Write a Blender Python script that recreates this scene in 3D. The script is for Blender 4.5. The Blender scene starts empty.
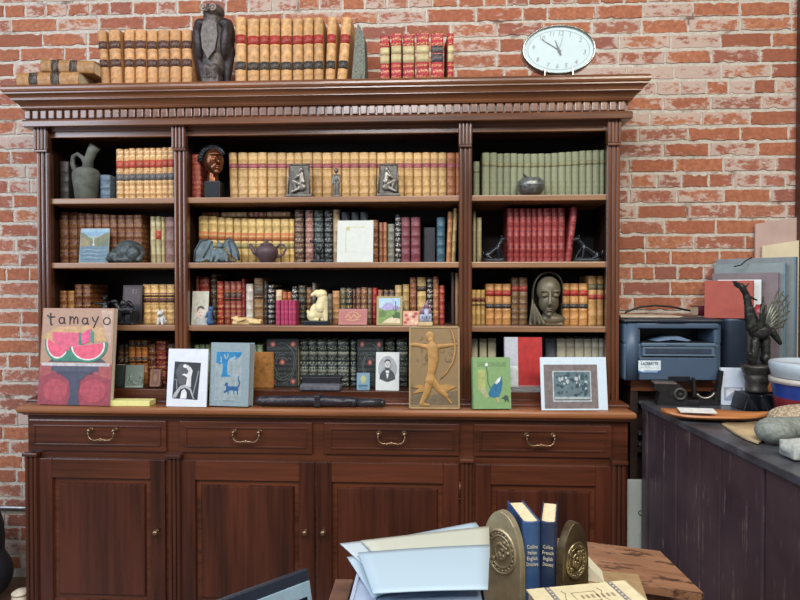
import bpy, bmesh, math, random
from mathutils import Vector, Matrix, Euler
random.seed(7)
S = bpy.context.scene
COL = S.collection
R = math.radians
# ------------------------------------------------------------------ camera
FPX = 604.0
YAW, PITCH = R(2.9), R(-0.85)
CAM = Vector((0, -2.84, 1.40))
cd = bpy.data.cameras.new('camera'); cam = bpy.data.objects.new('camera', cd); COL.objects.link(cam)
cam.location = CAM; cam.rotation_euler = (R(90) + PITCH, 0, YAW)
cd.sensor_width = 36; cd.lens = FPX / 800 * 36; cd.clip_start = 0.02
S.camera = cam
ROT = Euler((R(90) + PITCH, 0, YAW)).to_matrix()

def ray(px, py): return ROT @ Vector(((px - 400) / FPX, -(py - 300) / FPX, -1))
def at(px, py, Y):
    r = ray(px, py); return CAM + r * ((Y - CAM.y) / r.y)
def atz(px, py, z):
    r = ray(px, py); return CAM + r * ((z - CAM.z) / r.z)
def lx(px, Y, py=291): return at(px, py, Y).x
def lz(px, py, Y): return at(px, py, Y).z

# ------------------------------------------------------------------ materials
def lin(c):
    return tuple(((v / 255) / 12.92 if v / 255 <= .04045 else ((v / 255 + .055) / 1.055) ** 2.4) for v in c) + (1,)
MATS = {}
def nodes(name):
    m = bpy.data.materials.new(name); m.use_nodes = True
    nt = m.node_tree; b = nt.nodes['Principled BSDF']
    return m, nt, b
def N(nt, t, **kw):
    n = nt.nodes.new(t)
    for k, v in kw.items():
        if k.startswith('i_'): n.inputs[k[2:].replace('_', ' ')].default_value = v
        else: setattr(n, k, v)
    return n
def mixc(nt, fac, a, b):
    n = nt.nodes.new('ShaderNodeMix'); n.data_type = 'RGBA'
    for sock, v in ((0, fac), (6, a), (7, b)):
        if hasattr(v, 'is_output'): nt.links.new(v, n.inputs[sock])
        else: n.inputs[sock].default_value = v
    return n.outputs[2]
def ramp(nt, src, a, b):
    n = nt.nodes.new('ShaderNodeMapRange'); n.inputs[1].default_value = a; n.inputs[2].default_value = b
    nt.links.new(src, n.inputs[0]); return n.outputs[0]
def math_(nt, op, a, b=None):
    n = nt.nodes.new('ShaderNodeMath'); n.operation = op
    for i, v in enumerate((a, b)):
        if v is None: continue
        if hasattr(v, 'is_output'): nt.links.new(v, n.inputs[i])
        else: n.inputs[i].default_value = v
    return n.outputs[0]
def objco(nt, scale=(1, 1, 1)):
    tc = nt.nodes.new('ShaderNodeTexCoord'); mp = nt.nodes.new('ShaderNodeMapping')
    mp.inputs['Scale'].default_value = scale
    nt.links.new(tc.outputs['Object'], mp.inputs[0]); return mp.outputs[0]
def noise(nt, co, scale, detail=4, rough=.6):
    n = nt.nodes.new('ShaderNodeTexNoise'); n.inputs['Scale'].default_value = scale
    n.inputs['Detail'].default_value = detail; n.inputs['Roughness'].default_value = rough
    nt.links.new(co, n.inputs['Vector']); return n.outputs['Fac']
def bump(nt, b, h, strength=.3, dist=.002):
    n = nt.nodes.new('ShaderNodeBump'); n.inputs['Strength'].default_value = strength
    n.inputs['Distance'].default_value = dist
    nt.links.new(h, n.inputs['Height']); nt.links.new(n.outputs[0], b.inputs['Normal'])

def plain(c, rough=.5, metal=0, var=.12, scale=40, bmp=0, spec=.5):
    key = ('p', c, rough, metal, var, scale, bmp, spec)
    if key in MATS: return MATS[key]
    m, nt, b = nodes('surface'); co = objco(nt); n = noise(nt, co, scale)
    k = 1 - var; l = lin(c)
    dk = tuple(v * k * k for v in l[:3]) + (1,); lt = tuple(min(1, v * (1 + var)) for v in l[:3]) + (1,)
    nt.links.new(mixc(nt, ramp(nt, n, .3, .7), dk, lt), b.inputs['Base Color'])
    b.inputs['Roughness'].default_value = rough; b.inputs['Metallic'].default_value = metal
    b.inputs['Specular IOR Level'].default_value = spec
    if bmp: bump(nt, b, n, bmp, .003)
    MATS[key] = m; return m

def wood(dark, light, axis='X', rough=.35, scale=1.0, coat=.25):
    key = ('w', dark, light, axis, rough, scale)
    if key in MATS: return MATS[key]
    m, nt, b = nodes('wood')
    st = {'X': (1.2, 26, 26), 'Z': (26, 26, 1.2), 'Y': (26, 1.2, 26)}[axis]
    co = objco(nt, tuple(s * scale for s in st)); n = noise(nt, co, 1.6, 6, .62)
    st2 = {'X': (.7, 5, 5), 'Z': (6, 5, .5), 'Y': (5, .7, 5)}[axis]
    n2 = noise(nt, objco(nt, st2), 1.3, 3)
    f = math_(nt, 'ADD', math_(nt, 'MULTIPLY', n, .45), math_(nt, 'MULTIPLY', n2, .55))
    nt.links.new(mixc(nt, ramp(nt, f, .34, .66), lin(dark), lin(light)), b.inputs['Base Color'])
    nt.links.new(ramp(nt, n2, -.6, 1.6), b.inputs['Roughness'])
    r = nt.nodes.new('ShaderNodeMapRange'); r.inputs[3].default_value = rough - .08; r.inputs[4].default_value = rough + .12
    nt.links.new(n, r.inputs[0]); nt.links.new(r.outputs[0], b.inputs['Roughness'])
    b.inputs['Coat Weight'].default_value = coat; b.inputs['Coat Roughness'].default_value = .25
    bump(nt, b, n, .04, .001)
    MATS[key] = m; return m

def leather(c, gold=0.0, gc=(205, 160, 80), rough=.5, wear=.25, stripes=14):
    key = ('l', c, gold, gc, rough, wear, stripes)
    if key in MATS: return MATS[key]
    m, nt, b = nodes('leather'); co = objco(nt)
    oi = nt.nodes.new('ShaderNodeObjectInfo')
    n = noise(nt, co, 60, 5); l = lin(c)
    dk = tuple(v * (1 - wear) ** 2 for v in l[:3]) + (1,); lt = tuple(min(1, v * (1 + wear * .6)) for v in l[:3]) + (1,)
    base = mixc(nt, ramp(nt, n, .3, .7), dk, lt)
    h = nt.nodes.new('ShaderNodeHueSaturation'); nt.links.new(base, h.inputs['Color'])
    nt.links.new(math_(nt, 'ADD', math_(nt, 'MULTIPLY', oi.outputs['Random'], .28), .86), h.inputs['Value'])
    base = h.outputs[0]
    if gold > 0:
        g = noise(nt, co, 190, 1, .4)
        w = nt.nodes.new('ShaderNodeTexWave'); w.bands_direction = 'Z'; w.inputs['Scale'].default_value = stripes; w.inputs['Distortion'].default_value = .3
        nt.links.new(co, w.inputs['Vector'])
        mask = math_(nt, 'MULTIPLY', ramp(nt, g, .50, .56), ramp(nt, w.outputs['Fac'], .25, .6))
        base = mixc(nt, math_(nt, 'MULTIPLY', mask, gold), base, lin(gc))
    nt.links.new(base, b.inputs['Base Color'])
    b.inputs['Roughness'].default_value = rough
    bump(nt, b, n, .15, .001)
    MATS[key] = m; return m

# ------------------------------------------------------------------ object helpers
def put(o, parent=None):
    COL.objects.link(o)
    if parent is not None: o.parent = parent
    return o
def thing(name, label, cat, loc=(0, 0, 0), rot=(0, 0, 0), group=None):
    o = bpy.data.objects.new(name, None); o.empty_display_size = .05; put(o)
    o.location = loc; o.rotation_euler = rot; o['label'] = label; o['category'] = cat
    if group: o['group'] = group
    return o
def tag(o, label, cat, group=None):
    o['label'] = label; o['category'] = cat
    if group: o['group'] = group
    return o
class MB:
    """one mesh under construction"""
    def __init__(s): s.bm = bmesh.new(); s.mats = []
    def mi(s, mat):
        if mat is None: return 0
        if mat not in s.mats: s.mats.append(mat)
        return s.mats.index(mat)
    def box(s, a, b, mat=None, bev=0, M=None):
        i = s.mi(mat); x0, y0, z0 = a; x1, y1, z1 = b
        t = bmesh.new(); bmesh.ops.create_cube(t, size=1)
        for v in t.verts: v.co = Vector(((x0 + x1) / 2 + v.co.x * (x1 - x0), (y0 + y1) / 2 + v.co.y * (y1 - y0), (z0 + z1) / 2 + v.co.z * (z1 - z0)))
        if bev: bmesh.ops.bevel(t, geom=list(t.edges), offset=bev, segments=2, profile=.6, affect='EDGES')
        return s.join(t, i, M)
    def join(s, t, i=0, M=None, smooth=False):
        mp = {}
        for v in t.verts: mp[v] = s.bm.verts.new(M @ v.co if M else v.co)
        for f in t.faces:
            try: g = s.bm.faces.new([mp[v] for v in f.verts])
            except ValueError: continue
            g.material_index = i; g.smooth = smooth or f.smooth
        t.free(); return s
    def cyl(s, p, q, r, r2=None, mat=None, seg=20, cap=True):
        p = Vector(p); q = Vector(q); d = q - p; t = bmesh.new()
        bmesh.ops.create_cone(t, cap_ends=cap, segments=seg, radius1=r, radius2=r if r2 is None else r2, depth=d.length)
        M = Matrix.Translation((p + q) / 2) @ d.to_track_quat('Z', 'Y').to_matrix().to_4x4()
        for f in t.faces: f.smooth = len(f.verts) == 4
        return s.join(t, s.mi(mat), M)
    def ball(s, c, r, mat=None, rot=None, sub=3):
        t = bmesh.new(); bmesh.ops.create_icosphere(t, subdivisions=sub, radius=1)
        if not hasattr(r, '__len__'): r = (r, r, r)
        M = Matrix.Translation(c) @ (Euler(rot).to_matrix().to_4x4() if rot else Matrix()) @ Matrix.Diagonal((*r, 1))
        return s.join(t, s.mi(mat), M, True)
    def tube(s, pts, r, mat=None, seg=8):
        pts = [Vector(p) for p in pts]; i = s.mi(mat); rs = r if hasattr(r, '__len__') else [r] * len(pts)
        rings = []; up = Vector((0, 0, 1))
        for k, p in enumerate(pts):
            d = (pts[min(k + 1, len(pts) - 1)] - pts[max(k - 1, 0)]).normalized()
            u = d.cross(Vector((0, 1, 0)));
            if u.length < .2: u = d.cross(Vector((1, 0, 0)))
            u.normalize(); w = d.cross(u)
            rings.append([s.bm.verts.new(p + (u * math.cos(a) + w * math.sin(a)) * rs[k]) for a in [2 * math.pi * j / seg for j in range(seg)]])
        for a, b in zip(rings, rings[1:]):
            for j in range(seg):
                f = s.bm.faces.new((a[j], a[(j + 1) % seg], b[(j + 1) % seg], b[j])); f.material_index = i; f.smooth = True
        for rg in (rings[0][::-1], rings[-1]):
            f = s.bm.faces.new(rg); f.material_index = i
        return s
    def lathe(s, prof, mat=None, seg=40, M=None):
        i = s.mi(mat); rings = []
        for r, z in prof:
            rings.append([s.bm.verts.new((M or Matrix()) @ Vector((max(r, 1e-5) * math.cos(2 * math.pi * j / seg), max(r, 1e-5) * math.sin(2 * math.pi * j / seg), z))) for j in range(seg)])
        for a, b in zip(rings, rings[1:]):
            for j in range(seg):
                f = s.bm.faces.new((a[j], a[(j + 1) % seg], b[(j + 1) % seg], b[j])); f.material_index = i; f.smooth = True
        return s
    def prism(s, pts, y0, y1, mat=None, M=None):
        """outline in x,z extruded from y0 to y1"""
        t = bmesh.new()
        A = [t.verts.new((x, y0, z)) for x, z in pts]; B = [t.verts.new((x, y1, z)) for x, z in pts]
        n = len(pts); t.faces.new(A); t.faces.new(B[::-1])
        for k in range(n): t.faces.new((A[k], B[k], B[(k + 1) % n], A[(k + 1) % n]))
        for f in t.faces: f.normal_update()
        bmesh.ops.triangulate(t, faces=[f for f in t.faces if len(f.verts) > 4])
        bmesh.ops.recalc_face_normals(t, faces=list(t.faces))
        return s.join(t, s.mi(mat), M)
    def torus(s, R_, r, M, mat=None, seg=32, ms=8):
        i = s.mi(mat); g = [[s.bm.verts.new(M @ Vector(((R_ + r * math.cos(b)) * math.cos(a), (R_ + r * math.cos(b)) * math.sin(a), r * math.sin(b)))) for b in [2 * math.pi * q / ms for q in range(ms)]] for a in [2 * math.pi * q / seg for q in range(seg)]]
        for p in range(seg):
            for q in range(ms):
                f = s.bm.faces.new((g[p][q], g[(p + 1) % seg][q], g[(p + 1) % seg][(q + 1) % ms], g[p][(q + 1) % ms])); f.material_index = i; f.smooth = True
        return s
    def mesh(s, name, mat=None):
        me = bpy.data.meshes.new(name); bmesh.ops.recalc_face_normals(s.bm, faces=list(s.bm.faces)); s.bm.to_mesh(me); s.bm.free()
        for m in (s.mats or [mat]): me.materials.append(m)
        return me
    def build(s, name, mat=None, parent=None, loc=(0, 0, 0), rot=(0, 0, 0)):
        o = bpy.data.objects.new(name, s.mesh(name, mat)); put(o, parent); o.location = loc; o.rotation_euler = rot
        return o
def sculpt(name, prims, mat, parent=None, voxel=.002, smooth=4, loc=(0, 0, 0), rough=0, rot=(0, 0, 0)):
    """union of ellipsoids ('e',c,r[,rot]) and tapered limbs ('c',p,q,r0,r1), fused into one skin"""
    mb = MB()
    for p in prims:
        if p[0] == 'e': mb.ball(p[1], p[2], None, p[3] if len(p) > 3 else None)
        elif p[0] == 'c':
            mb.cyl(p[1], p[2], p[3], p[4], None, 14); mb.ball(p[1], p[3], None, None, 2); mb.ball(p[2], p[4], None, None, 2)
        elif p[0] == 'b': mb.box(p[1], p[2])
        elif p[0] == 'p': mb.prism(p[1], p[2], p[3])
    t = bpy.data.objects.new('temporary', mb.mesh('temporary')); COL.objects.link(t)
    md = t.modifiers.new('fuse', 'REMESH'); md.mode = 'VOXEL'; md.voxel_size = voxel; md.use_smooth_shade = True
    sm = t.modifiers.new('soften', 'SMOOTH'); sm.iterations = smooth; sm.factor = .5
    if rough:
        tx = bpy.data.textures.new('roughness', 'CLOUDS'); tx.noise_scale = .015
        d = t.modifiers.new('texture', 'DISPLACE'); d.texture = tx; d.strength = rough
    me = bpy.data.meshes.new_from_object(t.evaluated_get(bpy.context.evaluated_depsgraph_get()))
    bpy.data.objects.remove(t); me.name = name
    if -.012 < min(v.co.z for v in me.vertices) < .0004:      # flat underside that rests on the surface
        for v in me.vertices: v.co.z = max(v.co.z, .0004)
    me.materials.clear(); me.materials.append(mat)
    o = bpy.data.objects.new(name, me); put(o, parent); o.location = loc; o.rotation_euler = rot
    return o
def text(body, size, mat, parent, loc, rot=(R(90), 0, 0), name='lettering', align='CENTER', ext=.0003, sx=1.0, shear=0):
    c = bpy.data.curves.new(name, 'FONT'); c.body = body; c.size = size; c.align_x = align; c.align_y = 'CENTER'; c.extrude = ext; c.resolution_u = 2; c.shear = shear
    t = bpy.data.objects.new('temporary', c); COL.objects.link(t)
    me = bpy.data.meshes.new_from_object(t.evaluated_get(bpy.context.evaluated_depsgraph_get())); bpy.data.objects.remove(t)
    me.name = name; me.materials.clear(); me.materials.append(mat)
    o = bpy.data.objects.new(name, me); put(o, parent); o.location = loc; o.rotation_euler = rot; o.scale = (sx, 1, 1)
    return o
class Art:
    """flat printed shapes on a face w by h (front at y=0); u right, v up, both 0..1"""
    def __init__(s, w, h, x0=None, z0=0): s.w, s.h = w, h; s.x0 = -w / 2 if x0 is None else x0; s.z0 = z0; s.mb = MB(); s.k = 1
    def P(s, u, v): return (s.x0 + u * s.w, s.z0 + v * s.h)
    def poly(s, pts, c, rough=.5):
        y = -.00013 * s.k - .0002; s.k += 1
        s.mb.prism([s.P(*p) for p in pts], y, .0002, plain(c, rough, 0, .16, 45)); return s
    def rect(s, u0, v0, u1, v1, c, rough=.5): return s.poly([(u0, v0), (u1, v0), (u1, v1), (u0, v1)], c, rough)
    def ell(s, u, v, ru, rv, c, a0=0, a1=360, n=28, rough=.5):
        return s.poly([(u + ru * math.cos(R(a0 + (a1 - a0) * k / n)), v + rv * math.sin(R(a0 + (a1 - a0) * k / n))) for k in range(n + (0 if a1 - a0 == 360 else 1))], c, rough)
    def line(s, pts, wd, c):
        m = plain(c, .5, 0, .12, 60); y = -.00013 * s.k - .0002; s.k += 1
        ws = wd if hasattr(wd, '__len__') else [wd] * len(pts)
        q = [Vector(s.P(*p)) for p in pts]; L = []; Rr = []
        for k in range(len(q)):
            d = (q[min(k + 1, len(q) - 1)] - q[max(k - 1, 0)]).normalized(); nn = Vector((-d.y, d.x)) * ws[k] * s.w / 2
            L.append(q[k] + nn); Rr.append(q[k] - nn)
        for k in range(len(q) - 1):
            s.mb.prism([L[k], L[k + 1], Rr[k + 1], Rr[k]], y, .0002, m)
        return s
    def build(s, name, parent, loc=(0, 0, 0)): return s.mb.build(name, None, parent, loc)
def arc(u, v, ru, rv, a0, a1, n=12): return [(u + ru * math.cos(R(a0 + (a1 - a0) * k / n)), v + rv * math.sin(R(a0 + (a1 - a0) * k / n))) for k in range(n + 1)]
ORD = ['', 'second', 'third', 'fourth', 'fifth', 'sixth', 'seventh', 'eighth', 'ninth', 'tenth', 'eleventh', 'twelfth', 'thirteenth', 'fourteenth', 'fifteenth', 'sixteenth']
def ordinal(i, n):
    if i == 0: return 'leftmost'
    if i == n - 1: return 'rightmost'
    if i <= (n - 1) / 2: return ORD[i] + ' from left'
    return ORD[n - 1 - i] + ' from right'
# ------------------------------------------------------------------ room shell
def brick_material():
    m, nt, b = nodes('old brick'); co = objco(nt)
    g = nt.nodes.new('ShaderNodeNewGeometry'); rnd = g.outputs['Random Per Island']
    cr = nt.nodes.new('ShaderNodeValToRGB'); nt.links.new(rnd, cr.inputs[0])
    cols = [(0, (156, 96, 74)), (.2, (194, 128, 92)), (.4, (176, 108, 80)), (.55, (150, 100, 90)), (.7, (198, 134, 96)), (.85, (180, 120, 102)), (1, (164, 102, 76))]
    cr.color_ramp.elements[0].color = lin(cols[0][1]); cr.color_ramp.elements[1].color = lin(cols[-1][1])
    for p, c in cols[1:-1]:
        e = cr.color_ramp.elements.new(p); e.color = lin(c)
    n1 = noise(nt, co, 55, 6, .65); n2 = noise(nt, objco(nt, (.65, 1, 1.1)), 15, 7, .72); n3 = noise(nt, co, 1.1, 2)
    c1 = mixc(nt, ramp(nt, n1, .3, .75), cr.outputs[0], lin((138, 84, 66)))
    # old whitewash and mortar smears, in patches, more towards the brick edges
    uv = nt.nodes.new('ShaderNodeUVMap'); sep = nt.nodes.new('ShaderNodeSeparateXYZ'); nt.links.new(uv.outputs[0], sep.inputs[0])
    eu = math_(nt, 'MULTIPLY', math_(nt, 'ABSOLUTE', math_(nt, 'SUBTRACT', sep.outputs[1], .5)), 2)
    el = math_(nt, 'MULTIPLY', math_(nt, 'ABSOLUTE', math_(nt, 'SUBTRACT', sep.outputs[0], .5)), 2)
    edge = math_(nt, 'MAXIMUM', math_(nt, 'POWER', eu, 5), math_(nt, 'POWER', el, 12))
    n4 = noise(nt, objco(nt, (.6, 1, 1.2)), 44, 10, .78)
    sm = math_(nt, 'ADD', math_(nt, 'MULTIPLY', n2, .75), math_(nt, 'MULTIPLY', n4, .75))
    sm = math_(nt, 'ADD', sm, math_(nt, 'MULTIPLY', edge, .17))
    sm = math_(nt, 'ADD', sm, math_(nt, 'MULTIPLY', math_(nt, 'SUBTRACT', rnd, .5), .22))
    sm = math_(nt, 'ADD', sm, math_(nt, 'MULTIPLY', n3, .5))
    wash = ramp(nt, sm, 1.065, 1.125)
    c2 = mixc(nt, math_(nt, 'MULTIPLY', wash, .78), c1, mixc(nt, n1, lin((178, 158, 146)), lin((214, 200, 186))))
    pit = noise(nt, co, 20, 3, .8)
    c3 = mixc(nt, ramp(nt, pit, .74, .78), c2, lin((45, 32, 28)))
    nt.links.new(c3, b.inputs['Base Color']); b.inputs['Roughness'].default_value = .9; b.inputs['Specular IOR Level'].default_value = .2
    bump(nt, b, math_(nt, 'ADD', n1, math_(nt, 'MULTIPLY', n4, 1.5)), .7, .004)
    return m
def mortar_material():
    m, nt, b = nodes('mortar'); co = objco(nt); n = noise(nt, co, 70, 6, .7); n2 = noise(nt, co, 7, 4)
    c = mixc(nt, ramp(nt, n, .3, .7), lin((166, 156, 142)), lin((212, 206, 192)))
    c = mixc(nt, ramp(nt, n2, .58, .68), c, lin((120, 96, 84)))
    nt.links.new(c, b.inputs['Base Color']); b.inputs['Roughness'].default_value = .95
    bump(nt, b, n, .8, .004); return m
def brick_wall():
    bm = bmesh.new(); uvl = bm.loops.layers.uv.new('UVMap')
    rng = random.Random(3)
    def quad(vs, mi, uvs=((0, 0), (1, 0), (1, 1), (0, 1))):
        f = bm.faces.new([bm.verts.new(v) for v in vs]); f.material_index = mi
        for l, u in zip(f.loops, uvs): l[uvl].uv = u
    CH = .0705; z_ref = at(700, 111, 0).z; x0, x1 = -3.0, 2.8
    quad([(x0, .0, 0), (x1, .0, 0), (x1, .0, 3.5), (x0, .0, 3.5)], 1)
    r0 = -int(z_ref / CH)
    for r in range(r0, 19):
        zb = z_ref + r * CH + .005; zt = zb + CH - .011
        if zb < 0: continue
        head = (r % 6 == 1); L = .109 if head else .219
        x = x0 + rng.uniform(.0, L) + (L / 2 if r % 2 else 0)
        x = x0 + (L / 2 if r % 2 else .02) + rng.uniform(-.025, .025)
        while x < x1 - .25:
            l = L + rng.uniform(-.012, .012)
            if not head and rng.random() < .07: l = .115
            a, c = x + .005 + rng.uniform(-.001, .002), x + l - .005 + rng.uniform(-.002, .001)
            x += l
            j = lambda s: rng.uniform(-s, s)
            d = -.0045 + j(.002); e = .004
            zb2, zt2 = zb + j(.0015), zt + j(.0015)
            # rough outline of the front face: many points, each nibbled a little
            top = []; nseg = 9
            fr = []
            for k in range(nseg + 1): fr.append((a + (c - a) * k / nseg, zb2 + rng.uniform(0, .0045) + (.006 if rng.random() < .07 else 0)))
            for k in range(1, 3): fr.append((c - rng.uniform(0, .004), zb2 + (zt2 - zb2) * k / 3))
            for k in range(nseg + 1): fr.append((c - (c - a) * k / nseg, zt2 - rng.uniform(0, .0045) - (.006 if rng.random() < .07 else 0)))
            for k in range(1, 3): fr.append((a + rng.uniform(0, .004), zt2 - (zt2 - zb2) * k / 3))
            cx, cz = (a + c) / 2, (zb2 + zt2) / 2
            F = [bm.verts.new((px, d, pz)) for px, pz in fr]
            B = [bm.verts.new((cx + (px - cx) * (1 + .008 / (c - a)), .001, cz + (pz - cz) * 1.06)) for px, pz in fr]
            f = bm.faces.new(F); fs = [f]
            n = len(F)
            for k in range(n): fs.append(bm.faces.new((F[k], B[k], B[(k + 1) % n], F[(k + 1) % n])))
            for q in fs:
                for lp in q.loops:
                    v = lp.vert.co; lp[uvl].uv = ((v.x - a) / (c - a), (v.z - zb2) / (zt2 - zb2))
    bmesh.ops.recalc_face_normals(bm, faces=[f for f in bm.faces if f.material_index == 0])
    me = bpy.data.meshes.new('wall_back'); bm.to_mesh(me); bm.free()
    me.materials.append(brick_material()); me.materials.append(mortar_material())
    o = bpy.data.objects.new('wall_back', me); put(o); o['kind'] = 'structure'
brick_wall()
mb = MB(); mb.box((-3, -5.5, -.05), (2.8, .0, 0)); o = mb.build('floor', wood((92, 70, 54), (128, 100, 78), 'X', .45)); o['kind'] = 'structure'
mb = MB(); mb.box((-3.0, .0, 0), (2.8, .12, 3.5)); o = mb.build('trim_2', plain((150, 120, 105), .9)); o['kind'] = 'structure'; o.location.y = .004
xr = at(798.3, 120, -.03).x
mb = MB(); mb.box((xr, -.05, 0), (xr + .10, -.012, 3.4), None, .004); mb.box((xr + .02, -.062, 0), (xr + .08, -.05, 3.4), None, .003)
o = mb.build('trim_1', wood((56, 26, 18), (84, 42, 30), 'Z', .5)); o['kind'] = 'structure'
# grey conduit low on the wall
zc = lz(12, 507.5, -.02)
mb = MB(); mb.cyl((-2.9, -.023, zc), (-1.72, -.023, zc), .0085, None, None, 14); mb.cyl((-2.9, -.023, .001), (-2.9, -.023, zc), .0085, None, None, 14)
for x in (-2.6, -2.15, -1.85): mb.box((x - .012, -.033, zc - .02), (x + .012, -.012, zc + .02), None, .003)
tag(mb.build('conduit', plain((176, 182, 190), .35, .6)), 'thin grey conduit running along brick wall left of the cabinet', 'conduit')

# ------------------------------------------------------------------ bookcase
MD, ML = (50, 24, 14), (100, 53, 31)
W_X = wood(MD, ML, 'X', .26); W_Z = wood((40, 20, 13), (86, 45, 28), 'Z', .28); W_T = wood((112, 66, 38), (166, 108, 66), 'X', .24, 1.0, .5)
W_C = wood((66, 36, 20), (130, 82, 50), 'X', .20, 1.0, .6); W_P = wood((58, 30, 17), (118, 70, 42), 'Z', .20, 1.0, .6)  # cornice and posts lighter, wear plus lit gloss put into the colour
W_DK = plain((22, 15, 14), .7, 0, .2, 6); W_SH = wood((118, 82, 56), (162, 122, 88), 'X', .36); W_IN = wood((30, 17, 13), (52, 30, 22), 'Z', .45)  # back, top and side woods darkened, interior shade put into the colour
HF = -.34
PX = [(-1.679, -1.622), (-1.082, -1.026), (.117, .170), (.717, .769)]
SHZ = [1.796, 1.521, 1.2545]; BOTZ = .983
hutch = thing('bookcase_hutch', 'tall dark mahogany bookcase top with dentil cornice and fluted posts', 'bookcase', (-.455, -.17, .928))
HO = Vector((-.455, -.17, .928))
def hb(mb, name, mat, parent=hutch):
    o = mb.build(name, mat, parent); o.location = -HO if parent is hutch else (0, 0, 0); return o
def sweep(prof, xa, xb, yf, yb, mat):
    """moulding profile (out, z) carried round the two sides and the front with mitres"""
    mb = MB(); i = mb.mi(mat); rings = []
    for (o_, z) in prof:
        rings.append([mb.bm.verts.new(v) for v in ((xa - o_, yb, z), (xa - o_, yf - o_, z), (xb + o_, yf - o_, z), (xb + o_, yb, z))])
    for a, b in zip(rings, rings[1:]):
        for k in range(3): mb.bm.faces.new((a[k], a[k + 1], b[k + 1], b[k]))
    mb.bm.faces.new(rings[-1]); mb.bm.faces.new(rings[0][::-1])
    mb.bm.faces.new([r[0] for r in rings] ); mb.bm.faces.new([r[3] for r in rings][::-1])
    return mb
def bez(p, q, bulge, n=5):
    """curved step between two profile points; bulge >0 convex"""
    out = []
    for k in range(n + 1):
        t = k / n
        s = math.sin(t * math.pi / 2) if bulge > 0 else 1 - math.cos(t * math.pi / 2)
        out.append((p[0] + (q[0] - p[0]) * s, p[1] + (q[1] - p[1]) * t))
    return out
cor = [(.0, 2.089), (.032, 2.089), (.036, 2.092), (.037, 2.112), (.034, 2.119), (.016, 2.120), (.016, 2.161), (.034, 2.162), (.036, 2.166)]
cor += bez((.038, 2.168), (.060, 2.192), -1) + [(.064, 2.193), (.064, 2.196)] + bez((.066, 2.197), (.080, 2.213), -1) + [(.083, 2.214), (.083, 2.219)]
cor += [(.087, 2.222), (.090, 2.230), (.090, 2.238), (.087, 2.246), (.081, 2.250), (.0, 2.250)]
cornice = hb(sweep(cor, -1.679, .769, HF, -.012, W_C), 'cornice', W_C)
mb = MB(); x = -1.679 - .030
while x < .769 + .012:
    mb.box((x, HF - .031, 2.123), (x + .0265, HF - .014, 2.159), None, .0035); x += .03465
for sx, sg in ((-1.679, -1), (.769, 1)):
    y = HF
    while y < -.05:
        a, b = sorted((sx + sg * .014, sx + sg * .031)); mb.box((a, y, 2.123), (b, y + .0265, 2.159), None, .0035); y += .03465
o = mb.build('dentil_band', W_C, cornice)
mb = MB(); mb.box((-1.679, -.322, 2.056), (.769, -.30, 2.092), None, .002); mb.box((-1.679, -.33, 2.080), (.769, -.32, 2.0925), None, .003)
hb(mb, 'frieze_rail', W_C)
def fluted(xa, xb, z0, z1, yf, n, mat, depth=.03):
    """vertical board whose front carries n reeds"""
    mb = MB(); w = (xb - xa); pts = [(xa, yf + depth)]
    pts.append((xa, yf + .006))
    pw = w / n
    for k in range(n):
        c = xa + pw * (k + .5); r = pw * .36
        pts += [(c - r - .0012, yf + .005), (c - r, yf + .0005)]
        pts += [(c + r * math.cos(R(180 - a)), yf - r * .28 * math.sin(R(a))) for a in (45, 90, 135)]
        pts += [(c + r, yf + .0005), (c + r + .0012, yf + .005)]
    pts += [(xb, yf + .006), (xb, yf + depth)]
    A = [mb.bm.verts.new((p[0], p[1], z0)) for p in pts]; B = [mb.bm.verts.new((p[0], p[1], z1)) for p in pts]
    for k in range(len(pts)):
        mb.bm.faces.new((A[k], A[(k + 1) % len(pts)], B[(k + 1) % len(pts)], B[k]))
    mb.bm.faces.new(A[::-1]); mb.bm.faces.new(B)
    return mb
for k, (a, b) in enumerate(PX):
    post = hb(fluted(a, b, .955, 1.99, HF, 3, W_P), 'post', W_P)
    c = fluted(a - .004, b + .0, 2.0, 2.0895, HF - .014, 4, W_P, .03)
    c.box((a - .001, HF - .012, 1.988), (b - .001, HF + .02, 2.001), None, .004)
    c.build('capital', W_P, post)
for k, (a, b) in enumerate(PX):   # uprights behind the posts
    m_ = (a + b) / 2
    mb = MB(); mb.box({0: (-1.679, -.31, .955), 3: (.747, -.31, .955)}.get(k, (m_ - .008, -.31, .955)), {0: (-1.657, -.02, 2.09), 3: (.769, -.02, 2.09)}.get(k, (m_ + .008, -.02, 2.09)))
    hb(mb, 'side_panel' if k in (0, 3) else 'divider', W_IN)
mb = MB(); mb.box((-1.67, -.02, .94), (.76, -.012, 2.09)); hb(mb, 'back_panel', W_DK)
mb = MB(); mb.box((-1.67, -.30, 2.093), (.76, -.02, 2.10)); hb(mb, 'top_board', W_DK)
IN = [(-1.625, -1.096), (-1.036, .126), (.161, .720)]
IN = [(-1.657, -1.062), (-1.046, .1355), (.1515, .747)]
for z in SHZ:
    for a, b in IN:
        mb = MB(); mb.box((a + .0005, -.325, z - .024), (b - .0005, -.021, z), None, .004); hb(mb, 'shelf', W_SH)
for a, b in IN:
    mb = MB(); mb.box((a + .0005, -.335, BOTZ - .03), (b - .0005, -.021, BOTZ), None, .003); hb(mb, 'bottom_board', W_X)
mb = sweep([(0, .9285), (.032, .9285), (.032, .934)] + bez((.030, .936), (.006, .953), -1) + [(.0, .955)], -1.679, .769, HF, -.012, W_X)
hb(mb, 'base_moulding', W_X)

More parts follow.
